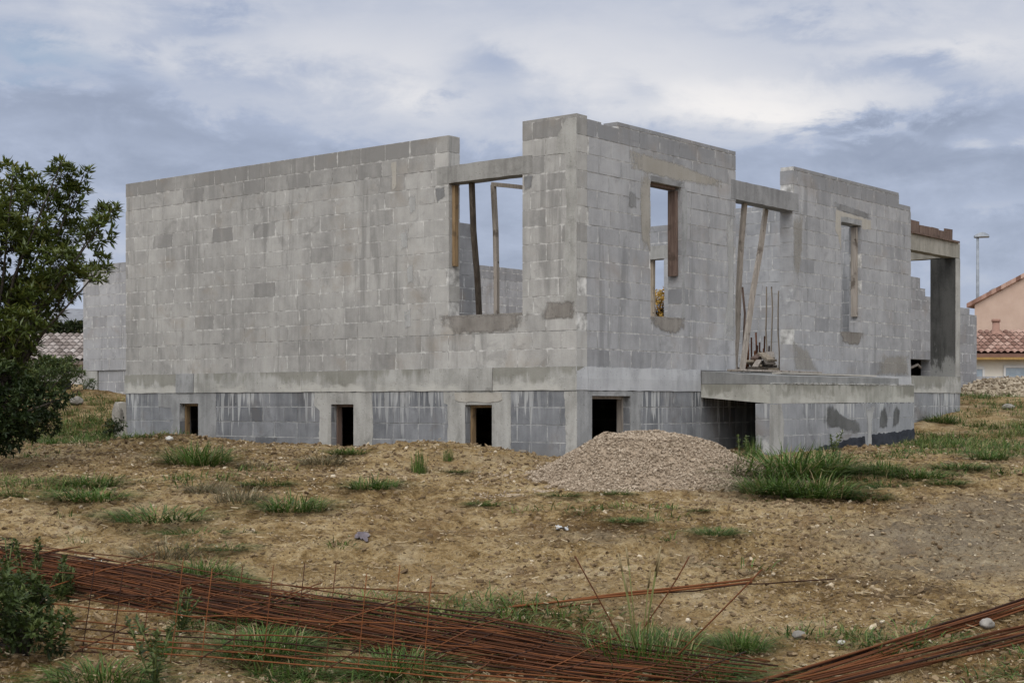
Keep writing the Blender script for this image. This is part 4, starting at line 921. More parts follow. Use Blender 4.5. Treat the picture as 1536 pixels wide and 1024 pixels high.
def dirw(r, d): return (W2(r, d)-W2(0, 0)).normalized()
gp = 'sheets of rusty mesh stacked in the foreground'
for i in range(11):
    rs = random.Random(50+i); th = rs.gauss(0, .016)+(.045 if i == 3 else 0); s0 = -4.0+rs.uniform(-.1, .9); t0 = -.06-rs.uniform(0, .20)
    a2 = (AD.x*math.cos(th)-AD.y*math.sin(th), AD.x*math.sin(th)+AD.y*math.cos(th)); b2 = (-a2[1], a2[0])
    start = Vector((-.75, 10.02))+AD*s0+BD*t0
    hh = .015+.011*i
    def zf(p, hh=hh):
        q = rd(p.x, p.y); return Vector((p.x, p.y, base(q[1])+hh+p.z))
    nl = rs.choice((6, 7, 7)); o0 = W2(*start)
    # long wires run down the slope of t (towards the camera)
    sheet('rebar_mesh', o0, dirw(*a2), dirw(-b2[0], -b2[1]), nl, rs.choice((.09, .10, .115)), 8, .8, .25, .0050, 'flat rusty mesh sheet lying within the big stack in the foreground', gp, .014, zf, i, .28)
# the sheet standing on edge against the stack
a0 = Vector((-2.62, 9.12)); a1 = Vector((-.2, 8.42)); ad = (a1-a0).normalized(); o0 = W2(*a0)
up = (dirw(ad.y*-.26, ad.x*.26)*.26+Vector((0, 0, .965))).normalized()
def zst(p):
    q = rd(p.x, p.y); return Vector((p.x, p.y, p.z+base(q[1])-.14*(q[1]<0)))
o = sheet('rebar_mesh', o0+Vector((0, 0, .03)), dirw(ad.x, ad.y), up, 6, .095, 12, .2, .3, .0042, 'rusty mesh sheet standing on its edge in front of the flat stack', None, .012, lambda p: Vector((p.x, p.y, p.z+base(rd(p.x, p.y)[1]))), 77, .2)
a0 = Vector((-2.55, 8.95)); o0 = W2(*a0)
sheet('rebar_mesh', o0+Vector((0, 0, .0)), dirw(*(Vector((.955, -.29)))), dirw(.29, .955), 4, .12, 6, .8, .3, .0050, 'rusty mesh sheet lying low on the grass nearest the camera', None, .012, lambda p: Vector((p.x, p.y, p.z+base(rd(p.x, p.y)[1])+.10)), 78, .2)
def rod(p, q, rad, label, group=None, n=8, wob=.012, seed=0, lift=None, name='rebar_rod'):
    rs = random.Random(seed); p, q = Vector(p), Vector(q); mb = MB(); ph = rs.uniform(0, 50)
    pts = []
    for k in range(n+1):
        w = p.lerp(q, k/n); e = math.sin(math.pi*k/n)
        w += Vector((mn.noise(Vector((ph, k*.4, 0))), mn.noise(Vector((ph+9, k*.4, 0))), .6*mn.noise(Vector((ph+20, k*.4, 0)))))*wob*2*e; pts.append(w)
    mb.tube(pts, rad, 5, (rs.random(), 0, 0)); return tag(mb.build(name, M['rust'], None, tuple(p)), label, 'rebar rod', group)
def gp3(r, d, h): x, y = xy(r, d); return Vector((x, y, base(d)+h))
gB = 'rods in the bundle at lower right'
for i in range(20):
    rs = random.Random(200+i); up_ = i < 11
    s = rs.uniform(-.09, .09) if up_ else rs.uniform(-.10, .10); h = .012+.008*(i % 6)+rs.uniform(0, .01)
    c0, c1 = (Vector((1.36, 8.34)), Vector((4.56, 11.20))) if up_ else (Vector((1.62, 8.32)), Vector((4.75, 10.50)))
    n_ = Vector((-.69, .72)); a, b2 = c0+n_*s, c1+n_*(s*rs.uniform(.2, 1.4)+rs.gauss(0, .05))
    a = a+(b2-a)*rs.uniform(-.03, .05)
    rod(gp3(a.x, a.y, h), gp3(b2.x, b2.y, h+.02), .0075, 'long rusty rod in the upper strand of the bundle at lower right' if up_ else 'long rusty rod in the lower strand of the bundle at lower right', gB+(', upper strand' if up_ else ', lower strand'), 9, .02, i)
def gpt(u, v, h=.02): r, d = at(u, v); return gp3(r, d, h)
rod(gpt(745, 917), gpt(1130, 880, .05), .009, 'thickest rusty rod lying alone on the clay, pointing at the seeding tuft', None, 8, .01, 1)
rod(gpt(768, 918, .035), gpt(1128, 884, .05), .008, 'rusty rod lying tight against the thickest one on the clay', None, 8, .01, 2)
rod(gpt(755, 925), gpt(900, 911), .007, 'short rusty rod at the left end of the pair on the clay', None, 6, .01, 3)
rod(gpt(975, 898, .03), gpt(1252, 879, .05), .0055, 'thin rusty wire on the clay passing right of the thick rods', None, 8, .03, 4)
def stick_up(u0, v0, u1, v1, rad, label, seed):
    r, d = at(u0, v0); p = gp3(r, d, -.05); k = (u1-768)/F; q = Vector((*xy(k*d, d), (HV-v1)/F*d)); rod(p, q, rad, label, None, 5, .01, seed, name='bent_wire')
stick_up(950, 985, 862, 833, .0045, 'thin rusty wire sticking up leftwards from the seeding tuft', 11)
stick_up(940, 972, 1034, 834, .0045, 'thin rusty wire sticking up rightwards above the thick rods', 12)
stick_up(975, 1012, 1143, 853, .005, 'rusty wire rising out of the grass towards the right end of the rods', 13)
rod(gpt(1010, 975, .06), gpt(1155, 998, .02), .0055, 'short rusty rod poking out of the grass right of the seeding tuft', None, 5, .01, 14)
rod(gpt(1000, 990, .08), gpt(1140, 1014, .02), .0055, 'rusty rod end at the right tip of the mesh stack', None, 5, .01, 15)
rod(gpt(820, 952, .03), gpt(870, 956, .02), .006, 'stub of rusty bar lying between the mesh stack and the seeding tuft', None, 4, .01, 16)
rod(gpt(20, 860, .05), gpt(180, 862, .05), .006, 'rusty bar end poking out left of the mesh stack', None, 6, .02, 17)

# ------------------------------------------------------------------ small things on the ground
M['white_stone'] = plain_mat('white_stone', (.48, .46, .42), (.66, .64, .60), 12, .9, .01)
M['rag'] = plain_mat('white_rag', (.27, .275, .28), (.42, .42, .42), 9, .9, .004)
M['blue_rag'] = plain_mat('grey_blue_rag', (.09, .075, .085), (.16, .14, .15), 9, .9, .004)
M['rock'] = plain_mat('grey_rock', (.13, .12, .105), (.30, .28, .25), 6, .95, .02)
def rock(u, v, w, mat, label, name='stone', seed=0, flat=.6, d=None, h=0):
    r, dd = at(u, v); d = d or dd; r = (u-768)/F*d; x, y = xy(r, d); s = w/F*d/2; z = ground(r, d)+h
    rs = random.Random(seed); mb = MB(); n = 14; v_, f_ = [], []
    for j in range(n+1):
        for i in range(n*2):
            a, e = math.pi*i/n, math.pi*(j/n-.5); q = Vector((math.cos(a)*math.cos(e), math.sin(a)*math.cos(e), math.sin(e)))
            k = 1+.28*mn.noise(q*1.3+Vector((seed, 0, 0)))+.1*mn.noise(q*4+Vector((0, seed, 0))); v_.append((x+q.x*k*s, y+q.y*k*s*.8, z+s*flat*(.55+q.z*k)))
    for j in range(n):
        for i in range(n*2): f_.append((j*2*n+i, j*2*n+(i+1) % (2*n), (j+1)*2*n+(i+1) % (2*n), (j+1)*2*n+i))
    mb.add(v_, f_, smooth=True); return tag(mb.build(name, M[mat], None, (x, y, z)), label, 'stone')
rock(254, 667, 12, 'white_stone', 'white stone lying on the mound by the leftmost cellar opening', seed=1, h=.05)
rock(137, 834, 15, 'white_stone', 'white flat stone on the clay above the mesh pile', seed=2, flat=.4); rock(152, 840, 10, 'white_stone', 'smaller white stone right of the flat one above the mesh', seed=3, flat=.4)
rock(1198, 962, 24, 'rock', 'grey brown stone above the right bundle of bars', seed=4, flat=.5); rock(1480, 948, 26, 'rock', 'pale stone lying between the two strands of the right bundle', seed=5, flat=.6); rock(1262, 968, 14, 'white_stone', 'small white stone beside the dry spidery tuft', seed=6, flat=.5)
rock(1420, 612, 0, 'rock', 'x', seed=7) if False else None
rock(1512, 612, 22, 'rock', 'dark stone slab on the slope under the rubble heap', seed=8, flat=.4)
rock(178, 612, 22, 'rock', 'grey boulder behind the worn post at the left house corner', 'boulder', 9, 1.7, d=22.6, h=.28)
rock(115, 578, 22, 'rock', 'rounded grey rock near the corner of the paler block wing', 'boulder', 10, .7, d=26)
def rag(u, v, w, mat, label, seed):
    r, d = at(u, v); x, y = xy(r, d); s = w/F*d; rs = random.Random(seed); mb = MB(); n = 12; v_, f_ = [], []
    for j in range(n+1):
        for i in range(n+1):
            a, b2 = i/n-.5, j/n-.5; e = 1-.5*mn.noise(Vector((a*4+seed, b2*4, 0)))
            q = xy(r+a*s*e, d+b2*s*1.2*e); v_.append((q[0], q[1], ground(r+a*s, d+b2*s)+.015+0.022*s/.15*abs(mn.noise(Vector((a*5, b2*5+seed, 7))))))
    for j in range(n):
        for i in range(n): k = j*(n+1)+i; f_.append((k, k+1, k+n+2, k+n+1))
    mb.add(v_, f_, smooth=True); tag(mb.build('rag', M[mat], None, (x, y, ground(r, d))), label, 'rag')
rag(843, 798, 18, 'rag', 'crumpled white rag lying on the clay in mid yard', 1); rag(543, 812, 20, 'blue_rag', 'crumpled grey purple rag on the clay in mid yard', 2); rag(612, 938, 24, 'rag', 'whitish plastic scrap beneath the edge of the mesh stack', 3)
px_, py_ = xy(-5.92, 22.6)
mb = MB(); mb.box((px_-.06, py_-.06, -.9), (px_+.06, py_+.06, .02), jit=.012); tag(mb.build('worn_post', M['patch_warm'], None, (px_, py_, -.7)), 'short worn post standing at the left corner of the house', 'post')

# ------------------------------------------------------------------ neighbours
M['tile_grey'] = tint_mat('faded_roof_tile', [(0, (.11, .088, .075)), (.5, (.24, .20, .18)), (1, (.36, .32, .295))], .9, .5, 9)
M['tile_pink'] = tint_mat('pink_roof_tile', [(0, (.14, .075, .055)), (.5, (.27, .16, .125)), (1, (.38, .26, .21))], .9, .4, 9)
M['ochre'] = plain_mat('ochre_render', (.385, .28, .225), (.43, .32, .26), 2, .95)
M['cream'] = plain_mat('cream_render', (.55, .52, .46), (.62, .59, .53), 2, .95)
M['white_wall'] = plain_mat('off_white_render', (.36, .36, .34), (.46, .45, .43), 2, .95)
M['fascia'] = wood_mat('ochre_fascia', (.24, .15, .05), (.33, .22, .09))
M['shutter'] = plain_mat('pale_blue_pane', (.20, .25, .30), (.28, .34, .40), 3, .25, spec=.5)
M['frame'] = plain_mat('pale_frame', (.5, .5, .5), (.6, .6, .6), 3, .6)
M['zinc'] = plain_mat('galvanised_steel', (.16, .18, .21), (.24, .265, .30), 5, .5, spec=.5)
M['dark_roof'] = plain_mat('slate_grey_roof', (.13, .135, .15), (.19, .195, .21), 3, .9)
def tile_roof(name, parent, a, b, c, mat, pitch=.21, row=.34, amp=.05):
    """a = eave left, b = eave right, c = ridge left; rows of half-round tiles"""
    a, b, c = Vector(a), Vector(b), Vector(c); al, up_ = b-a, c-a; n = al.cross(up_).normalized(); n = n if n.z > 0 else -n
    W, H = al.length, up_.length; ncol, nrow = int(W/pitch), max(3, int(H/row)); mb = MB()
    for k in range(nrow):
        for j in range(ncol):
            t = random.random(); vs = []
            for e, off in ((0, .03), (1.06, 0)):
                for q in range(7):
                    w = q/6; hgt = amp*math.sin(math.pi*w) if w <= 1 else 0
                    p = a+al*((j+w)/ncol)+up_*(min(1, (k+e)/nrow))+n*(hgt*1.2+off+random.uniform(-.004, .004)); vs.append(tuple(p))
            mb.add(vs, [(q, q+1, q+8, q+7) for q in range(6)], (t, 0, 0))
    mb.add([tuple(a-n*.12), tuple(b-n*.12), tuple(b+up_-n*.12), tuple(c-n*.12)]+[tuple(p-n*.02) for p in (a, b, b+up_, c)], [(0, 1, 2, 3), (4, 5, 6, 7), (0, 1, 5, 4), (1, 2, 6, 5), (2, 3, 7, 6), (3, 0, 4, 7)], (.3, 0, 0))
    return mb.build(name, M[mat], parent)
def wall_poly(name, parent, pts, thick, mat, skew=0):
    """vertical wall: pts = (r, z) outline at depth d, thickness away from the viewer side"""
    d = pts[0]; P = pts[1]; n = len(P); mb = MB()
    f = [(*xy(r, d), z) for r, z in P]; k = [(*xy(r+skew, d+thick), z) for r, z in P]
    mb.add(f+k, [tuple(range(n)), tuple(range(2*n-1, n-1, -1))]+[(i, n+i, n+(i+1) % n, (i+1) % n) for i in range(n)]); return mb.build(name, M[mat], parent)
def rz(u, v, d): return (u-768)/F*d, (HV-v)/F*d
# low house with faded tiles, left
d = 46.; hl = thing('tiled_house', (*xy(-15.0, d), .5), 'low house with faded grey pink tiled roof, behind the tree at left', 'house')
e0, e1 = rz(-220, 541, d), rz(210, 541, d)
wall_poly('wall', hl, (d+.5, [(e0[0], .3), (e1[0], .3), (e1[0], e1[1]), (e0[0], e0[1])]), 5, 'white_wall')
ze = (HV-541)/F*d; zr = (HV-502)/F*(d+3.0)
tile_roof('roof', hl, (*xy(e0[0]-.3, d), ze), (*xy(e1[0]+.3, d), ze), (*xy(e0[0]-.3, d+3.0), zr), 'tile_grey', .21, .36, .06)
tile_roof('roof', hl, (*xy(e0[0]-.3, d+6.0), ze), (*xy(e1[0]+.3, d+6.0), ze), (*xy(e0[0]-.3, d+3.02), zr), 'tile_grey', .4, .5, .06)
# hedge behind it
def leafy_mass(name, r0, r1, d0, d1, z0, z1, n, mat, label, cat, L=.25, kind=None, seed=0):
    rs = random.Random(seed); mb = MB(); x0, y0 = xy((r0+r1)/2, (d0+d1)/2)
    t = thing(name, (x0, y0, z0), label, cat)
    core = MB(); c = [xy(r, d_) for r, d_ in ((r0+.2, d0+.25), (r1-.2, d0+.25), (r1-.2, d1-.2), (r0+.2, d1-.2))]
    core.add([(*p, z0-.5) for p in c]+[(*p, z1-.3) for p in c], [(0, 3, 2, 1), (4, 5, 6, 7), (0, 1, 5, 4), (1, 2, 6, 5), (2, 3, 7, 6), (3, 0, 4, 7)], (.05, 0, 0)); core.build('stems', M[mat], t)
    for i in range(n):
        r, d_ = rs.uniform(r0, r1), rs.uniform(d0, d1); zt = z1+.25*mn.noise(Vector((r*.8, d_, seed)))+.12*mn.noise(Vector((r*3, d_, seed)))
        z = z0+(zt-z0)*(1-rs.random()**2.2*1.0); 
        if rs.random() < .6: d_ = d0+rs.random()*.3
        x, y = xy(r, d_); leaf(mb, Vector((x, y, z)), Vector((rs.uniform(-1, 1), rs.uniform(-1, 1), rs.uniform(-.3, 1))), L*rs.uniform(.6, 1.2), L*.22, min(1, max(0, rs.gauss(.45, .25))), rs)
    mb.build('foliage', M[mat], t); return t
leafy_mass('clipped_hedge', -22, -15.2, 54, 56, .8, (HV-486)/F*54, 5000, 'hedge', 'long clipped dark hedge behind the faded tiled roof at left', 'hedge', .26, seed=3)
leafy_mass('garden_shrubbery', -9.6, -8.35, 28.2, 29.2, .2, (HV-548)/F*28.6, 2600, 'leaf3', 'green shrubs along the foot of the low house wall at left', 'shrubs', .10, seed=4)
# grey roof of a further house
d = 75.; hf = thing('grey_roofed_house', (*xy(-23, d), 1), 'far house with plain bluish grey roof above the clipped hedge', 'house')
p0, p1 = rz(-60, 486, d), rz(260, 486, d)
wall_poly('wall', hf, (d+.6, [(p0[0], .5), (p1[0], .5), (p1[0], p1[1]), (p0[0], p0[1])]), 6, 'white_wall')
mb = MB(); zt = (HV-468)/F*(d+4); mb.add([(*xy(p0[0], d), p0[1]), (*xy(p1[0], d), p1[1]), (*xy(p1[0]-1, d+4), zt), (*xy(rz(85, 0, d+4)[0], d+4), (HV-462)/F*(d+4)), (*xy(p0[0], d+8), p0[1]), (*xy(p1[0], d+8), p1[1])], [(0, 1, 2, 3), (3, 2, 5, 4), (0, 3, 4), (1, 5, 2)]); mb.build('roof', M['dark_roof'], hf)
# house with pink tiles, right
d = 48.; hr = thing('cream_house', (*xy(17.5, d), .5), 'low cream house with pink tiled roof and pale blue windows at right', 'house')
rL, zE = rz(1440, 535, d); rR = rL+13; zR = (HV-497)/F*(d+2.4)
W_ = [(rL, .2), (rR, .2), (rR, zE), (rL, zE)]
wall_poly('wall', hr, (d+.4, W_), 5, 'cream')
tile_roof('roof', hr, (*xy(rL-.2, d-.1), zE+.1), (*xy(rR, d-.1), zE+.1), (*xy(rL-.2, d+2.4), zR), 'tile_pink', .21, .36, .06)
mb = MB(); c = [xy(rL-.2, d-.06), xy(rR, d-.06), xy(rR, d+.02), xy(rL-.2, d+.02)]; mb.add([(*p, zE-.09) for p in c]+[(*p, zE+.04) for p in c], [(0, 3, 2, 1), (4, 5, 6, 7), (0, 1, 5, 4), (1, 2, 6, 5), (2, 3, 7, 6), (3, 0, 4, 7)]); mb.build('fascia', M['fascia'], hr)
for u0, u1, v0, v1 in ((1462, 1479, 552, 566), (1514, 1550, 550, 566)):
    a, b2 = rz(u0, v0, d), rz(u1, v1, d); mb = MB()
    def rbox(mb, r0, r1, z0, z1, d0, d1):
        c = [xy(r0, d0), xy(r1, d0), xy(r1, d1), xy(r0, d1)]; mb.add([(*p, z0) for p in c]+[(*p, z1) for p in c], [(0, 3, 2, 1), (4, 5, 6, 7), (0, 1, 5, 4), (1, 2, 6, 5), (2, 3, 7, 6), (3, 0, 4, 7)])
    rbox(mb, a[0]-.05, b2[0]+.05, a[1]-.02, a[1]+.06, d+.34, d+.39); rbox(mb, a[0]-.07, a[0], b2[1], a[1]-.022, d+.34, d+.39); rbox(mb, b2[0], b2[0]+.07, b2[1], a[1]-.022, d+.34, d+.39)
    w = mb.build('window', M['frame'], hr); w['_o'] = tuple(hr.location)
    mb = MB(); rbox(mb, a[0], b2[0], b2[1], a[1]-.025, d+.365, d+.385); mb.build('pane', M['shutter'], w)
q = rz(1494, 500, d+2.2); mb = MB(); x, y = xy(q[0], d+2.2)
mb.tube([(x, y, q[1]-.15), (x, y, q[1]+.02), (x, y, q[1]+.08), (x, y, q[1]+.38)], .2, 10, rads=[.30, .26, .13, .12]); mb.tube([(x, y, q[1]+.385), (x, y, q[1]+.48)], .15, 10); mb.build('flue', M['tile_pink'], hr)
# taller ochre house behind
d = 56.; ho = thing('ochre_house', (*xy(22, d), .5), 'tall ochre rendered gable house rising behind the pink tiled roof', 'house')
e = rz(1462, 455, d); g2 = rz(1640, 360, d); 
wall_poly('gable_wall', ho, (d, [(e[0], .2), (g2[0], .2), (g2[0], g2[1]), (e[0], e[1])]), 6, 'ochre', 5.0)
def verge(a, b):
    mb = MB(); nn = 26
    for i in range(nn):
        r0, z0 = a[0]+(b[0]-a[0])*i/nn, a[1]+(b[1]-a[1])*i/nn; r1, z1 = a[0]+(b[0]-a[0])*(i+1.03)/nn, a[1]+(b[1]-a[1])*(i+1.03)/nn
        c = [(*xy(r0, d-.15), z0), (*xy(r1, d-.15), z1), (*xy(r1+5, d+6), z1), (*xy(r0+5, d+6), z0)]; mb.add(c+[(p[0], p[1], p[2]+.16) for p in c], [(0, 3, 2, 1), (4, 5, 6, 7), (0, 1, 5, 4), (1, 2, 6, 5), (2, 3, 7, 6), (3, 0, 4, 7)], (random.random(), 0, 0))
    return mb
verge((e[0]-.35, e[1]-.17), g2).build('roof', M['tile_pink'], ho)
mb = MB(); q = rz(1497, 434, d+3); x, y = xy(q[0], d+3); mb.tube([(x, y, q[1]-.6), (x, y, q[1]-.05), (x, y, q[1]+.05)], .3, 10, rads=[.28, .34, .2]); mb.build('roof_vent', M['dark_roof'], ho)
# street lamp
d = 66.; q = rz(1466.5, 357, d); x, y = xy(q[0], d); lp = thing('street_lamp', (x, y, .6), 'slim grey street lamp behind the ochre house', 'street lamp')
mb = MB(); mb.tube([(x, y, .6), (x, y, q[1]*.6), (x, y, q[1])], .07, 8, rads=[.10, .08, .06]); mb.build('pole', M['zinc'], lp)
mb = MB(); RX = Vector((C1, -S1, 0)); o_ = Vector((x, y, q[1])); v_, f_ = [], []
for k in range(9):
    t = k/8; w = .17*math.sin(math.pi*min(1, .12+t*.8))**.6; hh = .20*math.sin(math.pi*(.1+.8*t))
    c = o_+RX*(-.15+.65*t)+Vector((0, 0, .04+.02*t)); s_ = Vector((S1, C1, 0))*w
    for (ss, zz) in ((-1, 0), (-.6, hh), (.6, hh), (1, 0), (0, -.05)): v_.append(tuple(c+s_*ss+Vector((0, 0, zz))))
for k in range(8):
    for j in range(5): f_.append((k*5+j, k*5+(j+1) % 5, k*5+5+(j+1) % 5, k*5+5+j))
f_ += [(0, 1, 2, 3, 4), (44, 43, 42, 41, 40)]
mb.add(v_, f_); mb.build('lamp_head', M['zinc'], lp)
# yellow tree far behind, seen through the openings
d = 60.; q = rz(984, 430, d); bx, by = xy(q[0], d)
woody('yellow_tree', (bx, by, .6), [((bx+.2, by, q[1]-1.2), 1.4, 1.0), ((bx-1, by+1, q[1]-1.6), 1.2, .8), ((bx+1.2, by-.5, q[1]-1.8), 1.2, .8), ((bx, by, 1.9), 1.3, .8)], 260, 'yellow leaved tree far off, glimpsed through the narrow window', 'tree', 'yellow', .22, .05, 7, .12, 33)
# distant hill
mb = MB(); v_, f_ = [], []
for i in range(60):
    r = -420+i*9.0; hgt = 26*math.exp(-((r+190)/120)**2)+5*mn.noise(Vector((r*.02, 0, 0)))
    for dd, k in ((560, 0), (620, .7), (700, 1.0), (900, .2)): v_.append((*xy(r, dd), 1+hgt*k))
for i in range(59):
    for j in range(3): f_.append((i*4+j, i*4+4+j, i*4+5+j, i*4+1+j))
mb.add(v_, f_, smooth=True); M['hill'] = plain_mat('far_hill', (.075, .09, .105), (.10, .115, .125), .02, 1); hi = mb.build('hill', M['hill']); hi['kind'] = 'structure'

# ------------------------------------------------------------------ sky, light, camera
SUN_EL, SUN_AZ = math.radians(44), math.atan2(-.42, -.90)      # direction the light comes from (x, y)
EXPO = 0.0
wld = bpy.data.worlds.new('World'); SC.world = wld; wld.use_nodes = True; wld.node_tree.nodes.clear(); T = NT(wld.node_tree)
out = T.n('ShaderNodeOutputWorld'); bg = T.n('ShaderNodeBackground', i_Strength=.1); T.nt.links.new(bg.outputs[0], out.inputs[0])
dirv = T.n('ShaderNodeTexCoord').outputs['Generated']
dot = lambda v: T.n('ShaderNodeVectorMath', operation='DOT_PRODUCT', i_0=dirv, i_1=v).outputs['Value']
px, py, pz = dot((C1, -S1, 0)), dot((S1, C1, 0)), dot((0, 0, 1))
az = T.math('ARCTAN2', px, py); el = T.math('ARCSINE', pz)
cv = T.n('ShaderNodeCombineXYZ', i_X=T.math('MULTIPLY', az, 1.0), i_Y=T.math('MULTIPLY', el, 1.9), i_Z=.37).outputs[0]
nA = T.noise(cv, 5.5, 8, .56, .35); nB = T.noise(cv, 15, 9, .62, .25); nC = T.noise(T.n('ShaderNodeMapping', i_Vector=cv, i_Rotation=(0, 0, .25), i_Scale=(.6, 2.0, 1), i_Location=(3, 1, 0)).outputs[0], 6, 7, .58, .6)
wob1 = T.math('MULTIPLY', T.math('SUBTRACT', nA, .5), .14); wob2 = T.math('MULTIPLY', T.math('SUBTRACT', nB, .5), .07)
azw = T.math('ADD', az, T.math('ADD', wob1, wob2)); elw = T.math('ADD', el, T.math('ADD', T.math('MULTIPLY', wob2, .9), T.math('MULTIPLY', T.math('SUBTRACT', nC, .5), .045)))
def blob(u, v, su, sv, amp):
    a = math.atan((u-768)/F); e = math.atan((HV-v)/F*math.cos(a))
    q = T.math('ADD', T.math('POWER', T.math('ABSOLUTE', T.math('DIVIDE', T.math('SUBTRACT', azw, a), su/F)), 2.0), T.math('POWER', T.math('ABSOLUTE', T.math('DIVIDE', T.math('SUBTRACT', elw, e), sv/F)), 2.0))
    return T.math('MULTIPLY', T.math('EXPONENT', T.math('MULTIPLY', q, -1.0)), amp)
bsum = T.math('ADD', T.math('MULTIPLY', T.math('SUBTRACT', nC, .5), .40), T.math('ADD', .58, T.math('ADD', T.math('MULTIPLY', T.math('SUBTRACT', nB, .5), .42), T.math('MULTIPLY', T.math('SUBTRACT', nA, .5), .25))))
for bl in ((1130, 165, 170, 46, .36), (940, 140, 150, 60, .20), (1180, 188, 70, 22, .14), (470, 90, 330, 50, .16), (900, 60, 250, 50, .08), (640, 130, 160, 40, .12), (765, 110, 60, 34, -.30), (960, 140, 45, 26, -.24), (1330, 104, 100, 20, -.22), (1230, 40, 200, 16, -.14), (300, 40, 90, 22, -.18), (300, 60, 50, 18, -.12), (120, 110, 200, 40, -.10), (330, 130, 120, 26, -.08), (1420, 60, 130, 26, .16), (1480, 60, 120, 60, .02), (50, 30, 160, 40, -.04), (1500, 100, 80, 30, .06)):
    bsum = T.math('ADD', bsum, blob(*bl))
# lower bank of cloud: its upper rim follows this outline
fc = T.nt.nodes.new('ShaderNodeFloatCurve'); cu = fc.mapping.curves[0]
rim = [(-100, 160), (0, 150), (150, 122), (230, 132), (300, 158), (400, 165), (500, 190), (640, 200), (720, 192), (880, 178), (1000, 188), (1100, 203), (1200, 222), (1240, 190), (1330, 140), (1400, 150), (1450, 132), (1536, 138), (1640, 130)]
mp = T.n('ShaderNodeMapRange', i_0=T.math('ADD', az, T.math('MULTIPLY', wob2, .8)), i_1=-.4, i_2=.4)
for i, (u, v) in enumerate(rim):
    xx = (math.atan((u-768)/F)+.4)/.8; yy = math.atan((HV-v)/F)*3
    if i < 2: cu.points[i].location = (xx, yy)
    else: cu.points.new(xx, yy)
fc.mapping.update(); T.nt.links.new(mp.outputs[0], fc.inputs['Value'])
front = T.step(py, .1, .6)
rimv = T.math('ADD', T.math('DIVIDE', fc.outputs[0], 3.0), T.math('ADD', T.math('MULTIPLY', wob2, 1.9), T.math('MULTIPLY', T.math('SUBTRACT', nA, .5), .05)))
bank = T.math('MULTIPLY', T.step(T.math('SUBTRACT', rimv, el), -.010, .024), front)
deep = T.step(T.math('SUBTRACT', rimv, el), .02, .16)
inb = T.math('ADD', T.math('ADD', .24, T.math('MULTIPLY', deep, .14)), T.math('ADD', T.math('MULTIPLY', T.math('SUBTRACT', nC, .5), .30), T.math('MULTIPLY', T.math('SUBTRACT', nB, .5), .62)))
for bl in ((1285, 213, 46, 11, .30), (1432, 205, 40, 16, .28), (1520, 205, 20, 22, .25), (1500, 300, 90, 14, .10), (1330, 180, 90, 34, -.10), (1385, 172, 55, 20, -.10), (1290, 178, 36, 22, -.09), (1350, 150, 60, 8, .12), (1000, 205, 140, 26, -.07), (260, 170, 170, 34, -.06), (560, 215, 160, 20, -.05), (620, 175, 160, 12, .12), (60, 200, 90, 30, .05)):
    inb = T.math('ADD', inb, blob(*bl))
tot = T.n('ShaderNodeMix', i_0=T.math('MULTIPLY', bank, .88), i_2=bsum, i_3=inb).outputs[0]
cloud = T.ramp(tot, [(0, (.245, .285, .395)), (.25, (.330, .378, .495)), (.42, (.42, .475, .610)), (.60, (.58, .61, .695)), (.78, (.73, .735, .775)), (1, (.93, .90, .885))])
sky = T.n('ShaderNodeTexSky', sky_type='NISHITA'); sky.sun_disc = False; sky.sun_elevation = SUN_EL; sky.sun_rotation = math.pi/2-SUN_AZ
gap = T.math('ADD', blob(60, 85, 110, 22, .55), T.math('ADD', blob(30, 130, 70, 10, .3), blob(1470, 320, 60, 16, .0)))
cl10 = T.n('ShaderNodeVectorMath', operation='SCALE', i_0=cloud, i_Scale=10.0).outputs[0]
bl10 = T.n('ShaderNodeVectorMath', operation='SCALE', i_0=sky.outputs[0], i_Scale=1.0).outputs[0]
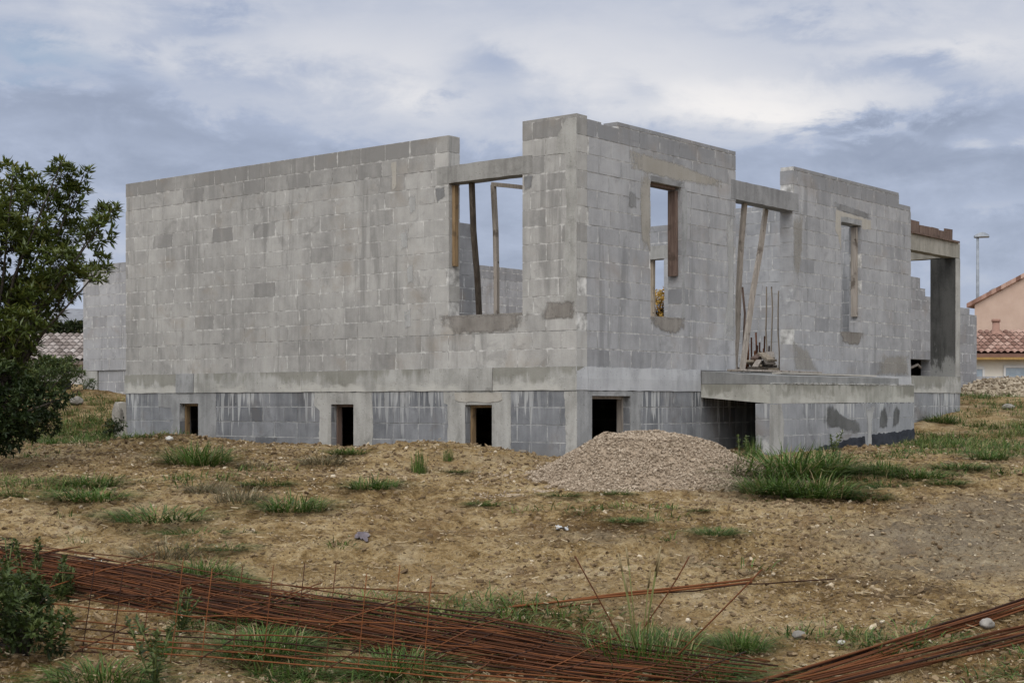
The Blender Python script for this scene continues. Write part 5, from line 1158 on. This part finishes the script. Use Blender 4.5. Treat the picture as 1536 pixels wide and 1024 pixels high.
skyc = T.mix(T.math('MULTIPLY', gap, .0), cl10, bl10)
skyc = T.n('ShaderNodeMix', data_type='RGBA'); T.nt.links.new(T.math('ADD', T.math('MULTIPLY', gap, .9), .06), skyc.inputs[0]); T.nt.links.new(cl10, skyc.inputs[6]); T.nt.links.new(bl10, skyc.inputs[7])
# the overcast is brighter overhead and towards the hidden sun behind the viewer
gain = T.math('ADD', 1.0, T.math('ADD', T.math('MULTIPLY', T.step(el, .30, 1.1), OVER := 1.7), T.math('MULTIPLY', T.step(T.math('MULTIPLY', py, -1.0), -.35, .8), 1.25)))
gw_ = T.math('SUBTRACT', gain, 1.0)
gc = T.n('ShaderNodeCombineXYZ', i_X=gain, i_Y=T.math('MULTIPLY_ADD', gw_, .95, 1.0), i_Z=T.math('MULTIPLY_ADD', gw_, .80, 1.0)).outputs[0]
fin = T.n('ShaderNodeVectorMath', operation='MULTIPLY', i_0=skyc.outputs[2], i_1=gc).outputs[0]
T.nt.links.new(fin, bg.inputs['Color'])
sl = bpy.data.lights.new('sun', 'SUN'); sl.energy = 1.3; sl.angle = math.radians(35); sl.color = (1, .955, .90); so = bpy.data.objects.new('sun', sl); COL.objects.link(so)
sd = Vector((math.cos(SUN_EL)*math.cos(SUN_AZ), math.cos(SUN_EL)*math.sin(SUN_AZ), math.sin(SUN_EL))); so.rotation_euler = sd.to_track_quat('Z', 'Y').to_euler(); so.location = (-10, -10, 20)

cam = bpy.data.cameras.new('camera'); cam.sensor_width = 36; cam.lens = 36*F/1536; cam.shift_y = (HV-512)/1536; cam.clip_end = 6000; cam.clip_start = .1
co = bpy.data.objects.new('camera', cam); COL.objects.link(co); x, y = xy(0, 0); co.location = (x, y, 0); co.rotation_euler = (math.pi/2, 0, -math.atan2(S1, C1)); SC.camera = co
for o in bpy.data.objects:
    if '_o' in o: del o['_o']
SC.view_settings.view_transform = 'Standard'; SC.view_settings.look = 'None'; SC.view_settings.exposure = EXPO; SC.view_settings.gamma = 1
SC.cycles.max_bounces = 6; SC.cycles.diffuse_bounces = 4
